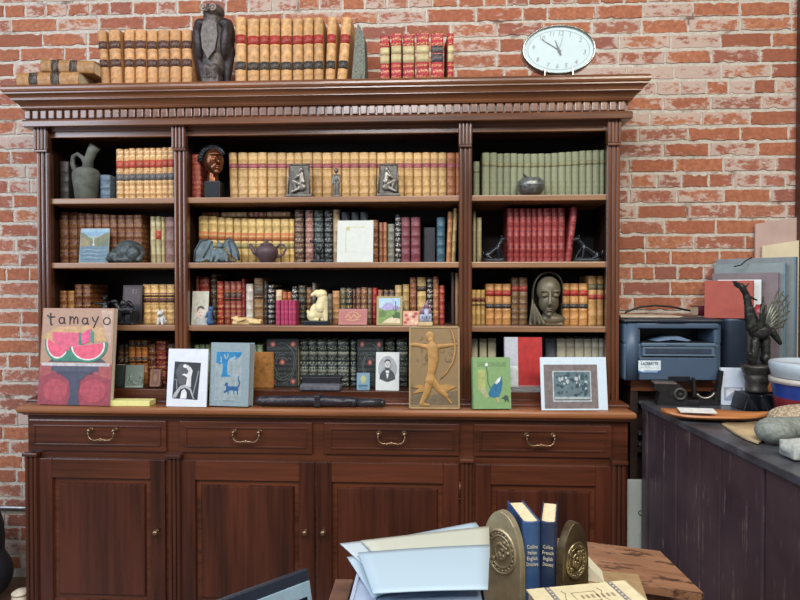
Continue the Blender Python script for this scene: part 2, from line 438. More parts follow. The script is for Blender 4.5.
base = thing('sideboard', 'wide mahogany base cabinet with four drawers and four panelled doors', 'cabinet', (-.455, -.2, 0))
BO = Vector((-.455, -.2, 0))
def bb(mb, name, mat, parent=base):
    o = mb.build(name, mat, parent); o.location = -BO if parent is base else (0, 0, 0); return o
BF = -.41
xl, xr2 = -1.677, .782
mb = MB(); mb.box((xl, BF, .06), (xr2, -.014, .888), None, .002); mb.box((xl - .008, BF - .012, 0), (xr2 + .008, -.014, .026), None, .004)
bb(mb, 'carcass', W_X)
ct = sweep([(0, .888), (.022, .888), (.026, .893), (.034, .897), (.040, .903), (.042, .910), (.041, .918), (.036, .925), (.028, .928), (0, .928)], xl + .02, xr2 - .022, -.41, -.014, W_T)
bb(ct, 'countertop', W_T)
W_DZ = wood((32, 15, 11), (88, 43, 27), 'Z', .27); W_DX = wood((48, 24, 15), (100, 52, 32), 'X', .25)
BRASS = plain((150, 124, 96), .28, .85, .15, 60); BRD = plain((96, 72, 48), .4, .8, .2, 60)
DRW = [(28.5, 166.5), (180, 312.5), (324.5, 460), (474, 612)]
DOO = [(38, 165), (180.5, 314.5), (316.5, 459), (475.5, 612)]
zt, zb = .868, .738
for a, b in DRW:
    xa, xb = lx(a, BF), lx(b, BF)
    mb = MB(); mb.box((xa, BF - .010, zb), (xb, BF + .001, zt), None, .005)
    # bead round the drawer face
    m = .030; n = .0035
    for (p, q) in (((xa + m, zt - m), (xb - m, zt - m + n * 2)), ((xa + m, zb + m - n * 2), (xb - m, zb + m)), ((xa + m - n * 2, zb + m - n * 2), (xa + m, zt - m + n * 2)), ((xb - m, zb + m - n * 2), (xb - m + n * 2, zt - m + n * 2))):
        mb.box((p[0], BF - .0135, p[1]), (q[0], BF - .009, q[1]), None, .0015)
    d = bb(mb, 'drawer', W_DX)
    xm = lx({28.5: 101, 180: 246, 324.5: 391.5, 474: 541}[a], BF - .02); zm = (zb + zt) / 2 + .006; hw = .052; yy = BF - .010
    h = MB()
    for sg in (-1, 1):
        h.cyl((xm + sg * hw, yy + .001, zm + .018), (xm + sg * hw, yy - .004, zm + .018), .012, .010, None, 18)
        h.cyl((xm + sg * hw, yy - .004, zm + .018), (xm + sg * hw, yy - .016, zm + .018), .004, None, None, 12); h.ball((xm + sg * hw, yy - .018, zm + .018), .0085)
    h.tube([(xm - hw, yy - .018, zm + .016), (xm - hw - .003, yy - .02, zm + .004), (xm - hw + .002, yy - .021, zm - .010), (xm - hw + .014, yy - .022, zm - .019), (xm - hw + .026, yy - .022, zm - .020), (xm, yy - .022, zm - .020), (xm + hw - .026, yy - .022, zm - .020), (xm + hw - .014, yy - .022, zm - .019), (xm + hw - .002, yy - .021, zm - .010), (xm + hw + .003, yy - .02, zm + .004), (xm + hw, yy - .018, zm + .016)], .0034, None, 10)
    h.ball((xm - .010, yy - .022, zm - .018), (.012, .004, .004)); h.ball((xm + .010, yy - .022, zm - .018), (.012, .004, .004)); h.ball((xm, yy - .022, zm - .015), (.006, .004, .005))
    h.build('handle', BRASS, d)
for k, (a, b) in enumerate(DOO):
    xa, xb = lx(a, BF), lx(b, BF); z1 = .706; z0 = .030; st = .062; f = BF - .012
    mb = MB()
    mb.box((xa, f, z0), (xa + st, BF + .001, z1), None, .003); mb.box((xb - st, f, z0), (xb, BF + .001, z1), None, .003)
    mb.mi(W_DZ); mb.box((xa + st, f, z1 - .080), (xb - st, BF + .001, z1), W_DX, .003); mb.box((xa + st, f, z0), (xb - st, BF + .001, z0 + .085), W_DX, .003)
    d = bb(mb, 'door', W_DZ)
    p = MB(); A = xa + st; B = xb - st; Z1 = z1 - .080; Z0 = z0 + .085
    q = [(A, Z0, BF - .001), (B, Z0, BF - .001), (B, Z1, BF - .001), (A, Z1, BF - .001)]
    def ring(ins, y): return [p.bm.verts.new(v) for v in ((A + ins, y, Z0 + ins), (B - ins, y, Z0 + ins), (B - ins, y, Z1 - ins), (A + ins, y, Z1 - ins))]
    rs = [ring(.0, BF - .006), ring(.005, BF + .002), ring(.020, BF + .001), ring(.027, BF - .008), ring(.031, BF - .0085)]
    for r1, r2 in zip(rs, rs[1:]):
        for t in range(4): p.bm.faces.new((r1[t], r1[(t + 1) % 4], r2[(t + 1) % 4], r2[t]))
    p.bm.faces.new(rs[-1])
    p.build('raised_panel', W_DZ, d)
    kx = {0: xb - .034, 1: xb - .036, 2: xa + .030, 3: xa + .036}[k]; kz = lz([155, 305, 322, 484][k], 532, BF - .02) 
    kn = MB(); kn.cyl((kx, f + .001, kz), (kx, f - .003, kz), .010, .009); kn.cyl((kx, f - .003, kz), (kx, f - .014, kz), .005); kn.ball((kx, f - .019, kz), (.0115, .009, .0115))
    kn.build('knob', BRASS, d)
    if k in (0, 2):
        kn = MB(); kn.prism([(kx, kz - .052), (kx + .008, kz - .036), (kx, kz - .020), (kx - .008, kz - .036)], f - .0015, f + .001); kn.build('escutcheon', BRD, d)
    hx = xa - .004 if k in (0, 1, ) else xb + .004
    if k in (0, 1, 2, 3):
        for hz in (.60, .20):
            hm = MB(); hm.cyl((hx, f - .001, hz - .03), (hx, f - .001, hz + .03), .0038, None, None, 10); hm.ball((hx, f - .001, hz + .033), .0042); hm.ball((hx, f - .001, hz - .033), .0042)
            hm.build('hinge', BRD, d)
for a, b in ((22.5, 36.5), (166.5, 180), (460.5, 473.5), (613, 628)):
    xa, xb = lx(a, -.43) , lx(b, -.43)
    if a == 22.5: xa = max(xa, xl - .012)
    c = bb(fluted(xa + .002, xb - .002, .028, .716, BF - .022, 3, W_Z, .022), 'half_column', W_Z)
    mb = MB(); mb.box((xa - .003, BF - .032, .716), (xb + .003, BF + .0, .732), None, .005); mb.build('column_cap', W_X, c)
for a, b in ((313, 324),):
    pass

# ------------------------------------------------------------------ books
PAGES = plain((214, 196, 160), .85, 0, .10, 150)
def cover_mesh(w, h, d, bands, bulge, mat, t=.0024):
    mb = MB(); mb.mi(mat); b = min(.42 * w, bulge)
    arcp = [(-w / 2 + w * k / 8, b * (2 * k / 8 - 1) ** 2) for k in range(9)]
    zs = [(0, 0), (.003, 0)]
    for f in bands:
        z = f * h; zs += [(z - .0032, 0), (z - .0012, 1), (z + .0012, 1), (z + .0032, 0)]
    zs += [(h - .003, 0), (h, 0)]
    rings = []
    for z, q in zs:
        out = [(-w / 2, d)] + [(x, y - .0014 * q) for x, y in arcp] + [(w / 2, d)]
        inn = [(w / 2 - t, d)] + [(max(-w / 2 + t, min(w / 2 - t, x)), y + t) for x, y in arcp[::-1]] + [(-w / 2 + t, d)]
        rings.append([mb.bm.verts.new((x, y, z)) for x, y in out + inn])
    n = len(rings[0])
    for r1, r2 in zip(rings, rings[1:]):
        for k in range(n):
            f = mb.bm.faces.new((r1[k], r1[(k + 1) % n], r2[(k + 1) % n], r2[k])); f.smooth = 1 <= k <= 8
    m = n // 2
    for rg in (rings[0], rings[-1]):
        for k in range(m - 1): mb.bm.faces.new((rg[k], rg[k + 1], rg[n - 2 - k], rg[n - 1 - k]))
    return mb
def book(label, w, h, d, loc, rz=0, lean=0, group=None, color=(150, 100, 60), gold=0, gc=(205, 160, 80), bands=(), labels=(), bulge=.007, rough=.5, tip=0, wear=.25, cloth=False, rot=None, name='book'):
    t = thing(name, label, 'book', loc, rot or (tip, lean, rz), group)
    mat = leather(color, gold, gc, rough, wear)
    cover_mesh(w, h, d, bands, bulge, mat).build('cover', mat, t)
    p = MB(); b = min(.42 * w, bulge); p.box((-w / 2 + .0024, b + .0026, .003), (w / 2 - .0024, d - .004, h - .003)); p.build('page_block', PAGES, t)
    for (f0, f1, lc) in labels:
        l = MB(); r1 = []; r2 = []
        for k in range(9):
            x = -w / 2 + w * k / 8; y = b * (2 * k / 8 - 1) ** 2 - .0007
            r1.append(l.bm.verts.new((x, y, f0 * h))); r2.append(l.bm.verts.new((x, y, f1 * h)))
        i1 = [l.bm.verts.new(v.co + Vector((0, .0012, 0))) for v in r1]; i2 = [l.bm.verts.new(v.co + Vector((0, .0012, 0))) for v in r2]
        for k in range(8):
            l.bm.faces.new((r1[k], r1[k + 1], r2[k + 1], r2[k])).smooth = True
            l.bm.faces.new((r1[k], i1[k], i1[k + 1], r1[k + 1])); l.bm.faces.new((r2[k], r2[k + 1], i2[k + 1], i2[k])); l.bm.faces.new((i1[k], i2[k], i2[k + 1], i1[k + 1]))
        l.bm.faces.new((r1[0], r2[0], i2[0], i1[0])); l.bm.faces.new((r1[8], i1[8], i2[8], r2[8]))
        l.build('title_label', leather(lc, .32 if max(lc) < 150 else .25, (206, 172, 120), .5, .15, 62), t)
    return t
def row(specs, z, Y, depth, style, label, group, jit=True):
    """specs: (x0,x1,ytop[,overrides]); pixel edges become widths and heights on the spine plane Y"""
    n = len(specs)
    for i, s in enumerate(specs):
        st = dict(style)
        if len(s) > 3: st.update(s[3])
        lb = st.pop('label', None); y2 = st.pop('Y', Y); dp = st.pop('depth', depth); lean_px = st.pop('lean_px', 0); zz = st.pop('z', z)
        gp = st.pop('group', group)
        xa, xb = lx(s[0], y2), lx(s[1], y2); h = lz((s[0] + s[1]) / 2, s[2], y2) - zz
        w = (xb - xa) * .95; x = (xa + xb) / 2
        lean = 0
        if lean_px:
            dx = lx(s[0] + lean_px, y2) - xa; lean = math.atan2(dx, h); w *= math.cos(lean)
            st['lean'] = lean; zz += abs(math.sin(lean)) * w / 2 + .0005
        yj = random.uniform(-.004, .004) if jit else 0
        book(lb or (label + ', ' + ordinal(i, n)), w, h, dp, (x, y2 + yj, zz + .0006), group=gp, **st)
def edges(es, top):
    tops = top if hasattr(top, '__len__') else [top] * (len(es) - 1)
    return [(es[i], es[i + 1], tops[i]) for i in range(len(es) - 1)]
# ------------------------------------------------------------------ rows of books
TAN = (206, 160, 96); TANC = (216, 178, 116); CREAM = (222, 196, 140)
CT = 2.2503
law = dict(color=(202, 150, 98), bands=(.2, .54, .66, .85), labels=((.685, .815, (72, 40, 40)), (.38, .505, (72, 40, 40))), bulge=.010)
row([(102, 111, 30.5, dict(lean_px=-4)), (111.5, 123.5, 30, dict(lean_px=-2.5)), (124.5, 135, 29), (136, 147, 29.5), (147.5, 158, 30), (158.5, 170, 29.5), (170.5, 181.5, 29.5), (182, 192.5, 29.5)], CT, -.335, .19, law, 'tan calf volume with dark labels left of the falcon', 'dark-labelled tan volumes on the cornice')
law2 = dict(color=(206, 158, 104), bands=(.2, .45, .6, .82), labels=((.625, .75, (160, 36, 38)), (.255, .37, (42, 46, 50))), bulge=.010)
row([(235.5, 246.5, 17), (247.5, 259.5, 18.5), (260, 269.5, 18.5), (270, 280.5, 18.5), (281, 292, 18.5), (292.5, 303, 18), (303.5, 313.5, 18), (314, 323.5, 17.5), (325, 334.5, 17, dict(lean_px=2.5)), (336, 346, 17, dict(lean_px=6))], CT, -.335, .19, law2, 'tan law volume with red and black labels on the cornice', 'red and black labelled law volumes on the cornice')
red = dict(color=(166, 38, 48), gold=.6, gc=(226, 190, 130), bands=(.2, .36, .80), labels=((.44, .60, (190, 176, 132)), (.61, .76, (196, 182, 136))), bulge=.005)
row([(380, 389.5, 35.5), (391, 401.5, 33.5), (402.5, 414.5, 33.5), (416, 429, 33.5), (430.5, 443.5, 33, dict(labels=((.44, .60, (60, 60, 72)), (.62, .76, (60, 60, 72))))), (447.4, 453.6, 33.5, dict(rz=R(5)))], CT, -.335, .15, red, 'short red and gilt volume on the cornice', 'red gilt volumes on the cornice')
def flat(label, x0, x1, ybot_z, Y, th, ln_depth, rz=0, rx=0, **st):
    """a volume lying on its side, spine to the front"""
    xa, xb = lx(x0, Y), lx(x1, Y)
    return book(label, th, xb - xa, ln_depth, (xa, Y, ybot_z + th / 2), rot=Euler((0, R(90), rz)).to_quaternion().to_euler() if not rx else (Matrix.Rotation(rz, 3, 'Z') @ Matrix.Rotation(rx, 3, 'Y') @ Matrix.Rotation(R(90), 3, 'Y')).to_euler(), **st)
flat('tan volume with black labels lying at the left end of the cornice, lower of two', 18, 80, CT + .0005, -.405, .056, .17, rz=0, color=(168, 122, 72), labels=((.20, .34, (40, 34, 34)), (.55, .69, (40, 34, 34))), bands=(.15, .5, .85), group='volumes lying flat on the cornice')
flat('tan volume with black labels lying tilted across the lower one on the cornice', 42, 95.5, CT + .0675, -.385, .052, .125, rz=R(0), rx=R(3), color=(172, 126, 76), labels=((.20, .34, (44, 36, 36)), (.54, .68, (44, 36, 36))), bands=(.15, .5, .85), group='volumes lying flat on the cornice')

Z1, Z2, Z3, Z4 = SHZ[0], SHZ[1], SHZ[2], BOTZ
YS = -.23
# left bay
row([(60, 69.5, 161.5)], Z1, YS, .16, dict(color=(64, 60, 60), gold=.3, gc=(130, 120, 110), bands=(.25, .5, .75)), 'dark grey volume alone at the left end of the top left shelf', 'single volumes on the top left shelf')
row([(100.5, 111, 175)], Z1, -.275, .10, dict(color=(88, 108, 124), gold=.3, gc=(150, 160, 160), bands=(.2, .5, .8)), 'small blue-grey volume beside the clay jug', 'single volumes on the top left shelf')
row(edges([116.4, 123.8, 129.3, 135.8, 143.2, 149.8, 155.8, 162.2, 168.4, 174.6], [149, 149, 148.5, 148.2, 148, 148, 148, 147.6, 147.4]), Z1, -.26, .17, dict(color=(208, 160, 104), gold=.7, gc=(246, 222, 170), bands=(.14, .36, .56, .78), labels=((.62, .77, (176, 72, 58)), (.38, .51, (96, 96, 100)))), 'gilt tan volume with red and grey labels on the top left shelf', 'gilt tan volumes on the top left shelf')
row(edges([59.2, 68.2, 77.2, 85, 93.5, 101.3, 109.8, 116.8, 124.8, 133.4, 142], [212, 212, 213, 213.5, 214, 214.5, 215, 215, 215, 215]), Z2, YS, .17, dict(color=(112, 68, 46), gold=.7, gc=(176, 128, 72), bands=(.16, .36, .56, .76)), 'brown gilt leather volume on the second left shelf', 'brown gilt volumes on the second left shelf')
row([(150, 155.2, 216.5), (155.5, 160.6, 216.5, dict(labels=((.5, .7, (176, 60, 48)),))), (160.9, 164.4, 217, dict(color=(196, 180, 130))), (164.6, 174.2, 217, dict(color=(150, 112, 104)))], Z2, YS, .15, dict(color=(206, 192, 146), gold=.4, gc=(120, 110, 70), bands=(.2, .5, .8)), 'pale worn volume at the right end of the second left shelf', 'pale volumes on the second left shelf')
row([(58.5, 65.8, 291, dict(color=(146, 86, 50), gold=.8)), (66.2, 73, 291, dict(color=(168, 116, 66), gold=.8)), (74, 81.6, 284.5), (82, 90, 284.5)], Z3, YS, .15, dict(color=(104, 52, 34), gold=.5, bands=(.2, .45, .7)), 'brown volume above the watermelon picture book', 'brown volumes on the third left shelf')
row(edges([142, 150.2, 158.4, 166.4, 174.4], 284.5), Z3, YS, .16, dict(color=(208, 164, 100), gold=.8, gc=(240, 206, 140), bands=(.12, .3, .52, .74), labels=((.68, .78, (84, 44, 44)), (.54, .65, (84, 44, 44)))), 'tan gilt volume with dark labels on the third left shelf', 'tan gilt volumes on the third left shelf')
row([(116, 122.6, 343, dict(color=(56, 34, 28))), (123, 127, 343, dict(color=(40, 26, 24)))] + edges([127.2, 133.8, 140.2, 146.6], 341) , Z4, YS, .16, dict(color=(172, 104, 52), gold=.5, bands=(.3, .55, .85), labels=((.50, .63, (40, 28, 28)), (.84, .985, (40, 28, 28)))), 'brown two-tone volume on the bottom left shelf', 'brown two-tone volumes on the bottom left shelf')
row([(147, 154.4, 344, dict(color=(84, 34, 32))), (154.8, 165.4, 341.5), (166, 174, 344, dict(color=(70, 48, 42)))], Z4, YS, .16, dict(color=(124, 26, 36), gold=.6, bands=(.2, .4, .6, .8)), 'dark red volume on the bottom left shelf', 'dark red volumes on the bottom left shelf')
row([(112, 124.5, 365)], Z4, -.29, .05, dict(color=(54, 66, 60)), 'dark green volume half hidden by the watermelon picture book', 'green volumes on the bottom left shelf')

# centre bay
row([(191.4, 200.8, 154)], Z1, -.245, .16, dict(color=(170, 66, 54), gold=.7, gc=(224, 160, 120), bands=()), 'tall red patterned volume left of the bronze head', 'red volumes on the top centre shelf')
e = [228.2, 238, 248, 258, 267, 277, 286, 294, 302, 312.6, 322, 332, 341.6, 350, 359, 369, 376.6, 386, 395, 404, 413, 422, 430, 438, 446.6, 455.6, 460.4]
nm = []
sp = edges(e, 152.6)
for i, s_ in enumerate(sp):
    n_ = len(sp)
    if i < 7: w_ = ORD[i] + ' from left' if i else 'leftmost'; lb = 'tan volume with plum label left of the seated-figure plaque, ' + w_
    elif i < 14: lb = 'tan volume with plum label between the two plaques, ' + (ORD[i - 7] + ' from left' if i > 7 else 'leftmost')
    elif i < 17: lb = 'tan volume with plum label behind the right plaque, ' + ordinal(i - 14, 3)
    else: lb = 'tan volume with plum label right of the plaques, ' + ordinal(i - 17, n_ - 17)
    d_ = dict(label=lb)
    if i == 0: d_['lean_px'] = -1.5; s_ = (229.8, 238, 152.6)
    if i >= n_ - 2: d_['color'] = (164, 104, 66)
    sp[i] = (*s_[:3], d_)
row(sp, Z1, YS, .17, dict(color=(210, 170, 112), gold=.22, gc=(150, 112, 60), bands=(.14, .3, .5, .66, .86), labels=((.645, .77, (146, 72, 82)),)), '', 'tan plum-labelled volumes on the top centre shelf')
row(edges([198, 208, 217.4, 225, 233, 240.6, 248, 256, 264, 272, 280.4, 289, 294], [216, 216.5, 217.5, 218, 218.5, 218.5, 219, 219, 219, 219, 219, 219]), Z2, YS, .165, dict(color=(212, 180, 112), gold=.35, gc=(150, 116, 70), bands=(.2, .45, .6, .85), labels=((.50, .68, (196, 120, 76)), (.33, .44, (150, 140, 92)))), 'tan volume with orange label on the second centre shelf', 'orange-labelled tan volumes on the second centre shelf')
for i, (a, b, c_) in enumerate([(201.6, 218, (150, 84, 62)), (221.5, 247, (168, 140, 100)), (249, 266, (150, 96, 84)), (267, 290, (176, 140, 104))]):
    flat('small faded volume lying on top of the orange-labelled row, ' + ordinal(i, 4), a, b, Z2 + (lz(240, 216.8, YS) - Z2) + .0025, -.215, .0205, .12, color=c_, gold=.6, gc=(220, 190, 140), bands=(.2, .5, .8), bulge=.004, group='volumes lying on the orange-labelled row')
row([(294.6, 303.4, 210.2, dict(color=(82, 58, 50), gold=.8, gc=(200, 170, 130), label='brown patterned volume right of the orange-labelled row')),
     (305.4, 313.4, 210.4, dict(color=(140, 96, 88), gold=.8, gc=(214, 180, 150), label='pinkish brown gilt volume behind the small dark bird')),
     (314, 323.2, 210.2, dict(color=(40, 52, 54), gold=.8, gc=(150, 160, 150), label='dark green silver-tooled volume behind the small dark bird')),
     (324.4, 332.6, 210.2, dict(color=(28, 30, 34), gold=.8, gc=(160, 160, 150), label='black silver-tooled volume left of the cream volume')),
     (333, 339.6, 209.6, dict(color=(190, 166, 128), label='plain cream volume left of the white-framed picture')),
     (341, 349.6, 212, dict(color=(50, 54, 60), label='black volume behind the white-framed picture, leftmost')),
     (351, 359, 212, dict(color=(50, 54, 60), label='black volume behind the white-framed picture, middle')),
     (360, 368, 212, dict(color=(52, 56, 62), label='black volume behind the white-framed picture, rightmost')),
     (368.6, 378.2, 220, dict(color=(112, 66, 46), gold=.6, label='brown volume at the right edge of the white-framed picture')),
     (378.8, 382.6, 222.6, dict(color=(164, 110, 84), label='thin orange-brown volume, left one of two')),
     (383, 386.8, 222.6, dict(color=(186, 130, 92), label='thin orange-brown volume, right one of two')),
     (387.2, 394.4, 224, dict(color=(120, 122, 110), gold=.4, gc=(170, 170, 150), label='short grey-green worn volume on the second centre shelf')),
     (395.2, 400.6, 215, dict(color=(40, 38, 40), gold=1, gc=(220, 220, 210), label='black and white patterned volume beside the plum volumes')),
     (401, 410, 217, dict(color=(116, 56, 66), gold=.4, gc=(176, 110, 110), label='plum leather volume, left one of the pair')),
     (410.6, 420.4, 217, dict(color=(112, 52, 62), gold=.4, gc=(170, 104, 104), label='plum leather volume, right one of the pair')),
     (436.6, 445, 217.4, dict(color=(56, 92, 108), gold=.3, gc=(110, 150, 160), label='teal blue volume on the second centre shelf')),
     (446, 451, 212, dict(color=(190, 134, 88), lean_px=2, label='orange tan slim volume leaning right near the post')),
     (451.2, 455.4, 208.6, dict(color=(206, 176, 116), lean_px=2.4, label='cream slim volume leaning against the third post'))],
    Z2, YS, .16, dict(bands=(.2, .4, .6, .8)), '', 'mixed volumes on the second centre shelf')
t = book('black slipcased volume standing front out between plum and teal volumes', .02, .155, .052, (lx(423, -.21), -.19, Z2 + .001), rz=R(-90), color=(32, 34, 40), group='mixed volumes on the second centre shelf')

mix = [(195, 198.8, 276, (104, 34, 34), .3, 'dark red volume at the far left of the third centre shelf'),
 (199.2, 209, 277, (140, 36, 34), .35, 'broad red volume behind the small portrait card'),
 (210.4, 216, 274, (34, 36, 40), .4, 'tall black volume above the blue figurine'),
 (216.4, 223, 281.5, (176, 52, 42), .9, 'red gilt volume right of the blue figurine'),
 (224, 229.7, 281.6, (148, 70, 60), .45, 'rose red volume with dark label, leftmost of three'),
 (230, 235.6, 281.6, (148, 70, 60), .45, 'rose red volume with dark label, middle of three'),
 (236, 241.4, 281.6, (146, 66, 58), .45, 'rose red volume with dark label, rightmost of three'),
 (242, 244.9, 279, (130, 34, 40), .2, 'thin crimson volume beside the white spotted one'),
 (245.6, 253, 284, (206, 196, 180), .0, 'white volume with dark diamond spots on its spine'),
 (253.8, 263.2, 278, (142, 108, 66), .3, 'tall tan volume with broad dark label'),
 (263.6, 267.4, 281, (52, 44, 44), .2, 'slim dark brown volume right of the broad labelled one'),
 (268, 273.4, 285, (26, 28, 30), 1.0, 'black volume with white dotted spine'),
 (275.2, 281.6, 290, (216, 186, 150), .2, 'cream and pink volume behind the magenta books'),
 (282, 286.8, 292, (176, 96, 58), .3, 'orange brown volume behind the magenta books, left one'),
 (287.2, 291.4, 292, (170, 90, 56), .3, 'orange brown volume behind the magenta books, right one'),
 (291.8, 297, 287, (40, 40, 44), 1.0, 'black and silver volume left of the dark green one'),
 (298, 305.6, 285.6, (34, 48, 46), .4, 'dark green ribbed volume left of the white lion'),
 (306.2, 311.6, 287.4, (112, 72, 46), .7, 'brown gilt volume behind the tail of the white lion'),
 (312, 315.6, 283, (110, 104, 100), .2, 'thin grey volume behind the head of the white lion'),
 (316, 326.6, 290, (40, 36, 38), .2, 'dark volume hidden behind the white lion'),
 (327.2, 331.8, 294, (106, 104, 96), .3, 'grey volume at the right of the white lion'),
 (332.2, 339.4, 291, (182, 134, 90), .6, 'tan gilt volume left of the pink plaque'),
 (340, 345.6, 288, (84, 92, 78), .7, 'olive green gilt volume behind the pink plaque'),
 (346, 352, 288, (44, 60, 66), .9, 'dark teal gilt volume behind the pink plaque'),
 (352.6, 355.6, 289, (92, 60, 54), .4, 'thin brown volume behind the pink plaque'),
 (356, 360.6, 288, (120, 84, 70), .6, 'brown volume behind the pink plaque'),
 (361, 366.8, 287.4, (134, 92, 74), .8, 'pinkish brown gilt volume at right of the pink plaque'),
 (367.2, 371.8, 288, (104, 92, 76), .5, 'grey brown volume beside the bright red one'),
 (372.4, 377, 288, (176, 36, 48), .2, 'bright crimson volume left of the desert painting'),
 (377.6, 382.6, 290, (146, 96, 76), .4, 'reddish brown volume above the desert painting'),
 (383.2, 388.6, 290, (88, 66, 62), .5, 'dark brown volume above the desert painting'),
 (389, 394.2, 290, (70, 58, 62), .5, 'blackish volume above the desert painting'),
 (394.8, 401.6, 285.2, (204, 172, 118), .6, 'cream gilt volume above the right of the desert painting'),
 (402.4, 409.2, 284.4, (186, 160, 104), .7, 'yellowish volume right of the desert painting'),
 (409.8, 416.4, 277.4, (142, 84, 62), .5, 'reddish brown tall volume with ribbed spine'),
 (417, 426.2, 277.2, (204, 172, 108), .4, 'tall cream volume with a dark band label'),
 (427, 432.6, 277.2, (46, 38, 38), 1.0, 'black volume with white rosettes on its spine'),
 (433, 438.8, 276.6, (166, 104, 70), .7, 'tall orange brown volume behind the castle figurine'),
 (439.4, 444.6, 285.6, (166, 56, 54), .4, 'rose red volume at the right end of the row')]
for (a, b, t_, c_, g_, lb) in mix:
    lab = ()
    if 'rose red volume with' in lb: lab = ((.55, .75, (66, 40, 40)),)
    if 'broad dark label' in lb: lab = ((.55, .86, (56, 50, 48)),)
    if 'dark band label' in lb: lab = ((.70, .82, (60, 50, 46)),)
    gcol = (220, 215, 200) if g_ == 1.0 else (214, 170, 100)
    row([(a, b, t_, dict(color=c_, gold=g_, gc=gcol, labels=lab, label=lb))], Z3, YS, .15, dict(bands=(.18, .38, .6, .82)), '', 'mixed volumes on the third centre shelf')
row([(451.5, 454.4, 272, dict(color=(84, 60, 62), label='slim dark plum volume at right end by third post')), (455, 459.2, 273, dict(color=(168, 130, 84), label='slim tan volume at right end against third post'))], Z3, -.24, .16, dict(bands=()), '', 'slim volumes beside the third post')
# white spotted book: dark diamonds
row(edges([275.6, 280.2, 284.2, 288, 292, 295.6], [300.5, 300.5, 300.3, 300.3, 300.5]), Z3, -.315, .072, dict(color=(170, 46, 88), gold=.25, gc=(220, 130, 150), bands=(), bulge=.003), 'small magenta volume in the front set on the third centre shelf', 'small magenta set')
row(edges([193, 198.5, 204, 209, 214.6, 250.5, 255.5, 262.4][:5], 345) + [(231, 240, 347), (241, 249, 347), (250, 256, 345), (256.5, 262.4, 345)], Z4, YS, .15, dict(color=(140, 156, 120), gold=.5, gc=(90, 110, 84), bands=(.3, .6)), 'pale green volume behind the blue cat book', 'pale green volumes on the bottom centre shelf')
book('orange tan volume standing front out right of the blue cat book', .02, lz(260, 352.5, -.27) - Z4, .10, (lx(254, -.27) + .085, -.2655, Z4 + .001), rz=R(90), color=(178, 122, 62), group='front-out volumes on the bottom centre shelf')
fol = dict(color=(30, 38, 36), gold=1.0, gc=(150, 158, 140), bands=(.14, .4, .64, .84), labels=((.66, .73, (96, 104, 96)), (.28, .36, (96, 104, 96))))
row(edges([299, 308.2, 317, 327, 337.2, 348.8], 339.6) + [(350.4, 356.4, 339.6)], Z4, YS, .17, fol, 'dark green silver-tooled volume on the bottom centre shelf', 'dark green tooled volumes on the bottom centre shelf')
row([(384.4, 395, 339.6, dict(label='dark green silver-tooled volume behind the oval portrait card, left one')), (396.2, 407.6, 339.6, dict(label='dark green silver-tooled volume behind the oval portrait card, right one'))], Z4, YS, .17, fol, '', 'dark green tooled volumes on the bottom centre shelf')
def front_book(label, x0, x1, ytop, z, Y, th, color, group=None, rz=0, tilt=0, gold=0, pc=None, gc=(200, 160, 90), yb=None):
    """book standing with its front cover to the viewer; returns (root, w, h)"""
    xa, xb = lx(x0, Y), lx(x1, Y); w = xb - xa; h = (lz((x0 + x1) / 2, ytop, Y + (.04 if tilt else 0)) - z) / math.cos(tilt)
    t = thing('book', label, 'book', ((xa + xb) / 2, Y, z + .0008 + th * math.sin(tilt)), (-tilt, 0, rz), group)
    m = leather(color, gold, gc, .55, .08)
    mb = MB(); mb.box((-w / 2, 0, 0), (w / 2, .003, h), m, .0008); mb.box((-w / 2, th - .003, 0), (w / 2, th, h), m, .0008); mb.box((-w / 2, 0, 0), (-w / 2 + .004, th, h), m, .0012)
    mb.build('cover', None, t)
    p = MB(); p.box((-w / 2 + .0041, .0031, .003), (w / 2 - .003, th - .0031, h - .003)); p.build('page_block', plain(pc, .85, 0, .08, 120) if pc else PAGES, t)
    return t, w, h
for (a, b, lb) in ((266.5, 298, 'dark floral volume standing front out right of the orange tan volume'), (357, 383, 'dark floral volume standing front out behind the oval portrait card')):
    t, w, h = front_book(lb, a, b, 339.5, Z4, -.25, .04, (30, 36, 38), 'dark floral volumes', 0, 0, .5, gc=(100, 110, 104))
    A = Art(w, h)
    for (u, v) in ((.2, .9), (.84, .9), (.2, .1), (.84, .12), (.5, .52)): A.ell(u, v, .085, .06, (150, 78, 76)).ell(u, v, .04, .03, (196, 140, 120))
    for k in range(6):
        A.line(arc(.5, .5, .16 + .05 * k, .12 + .06 * k, 20 + 50 * k, 130 + 60 * k), .018, (96, 104, 98))
    A.line([(.04, .03), (.04, .97), (.96, .97), (.96, .03), (.04, .03)], .015, (70, 80, 76))
    A.build('cover_ornament', t)

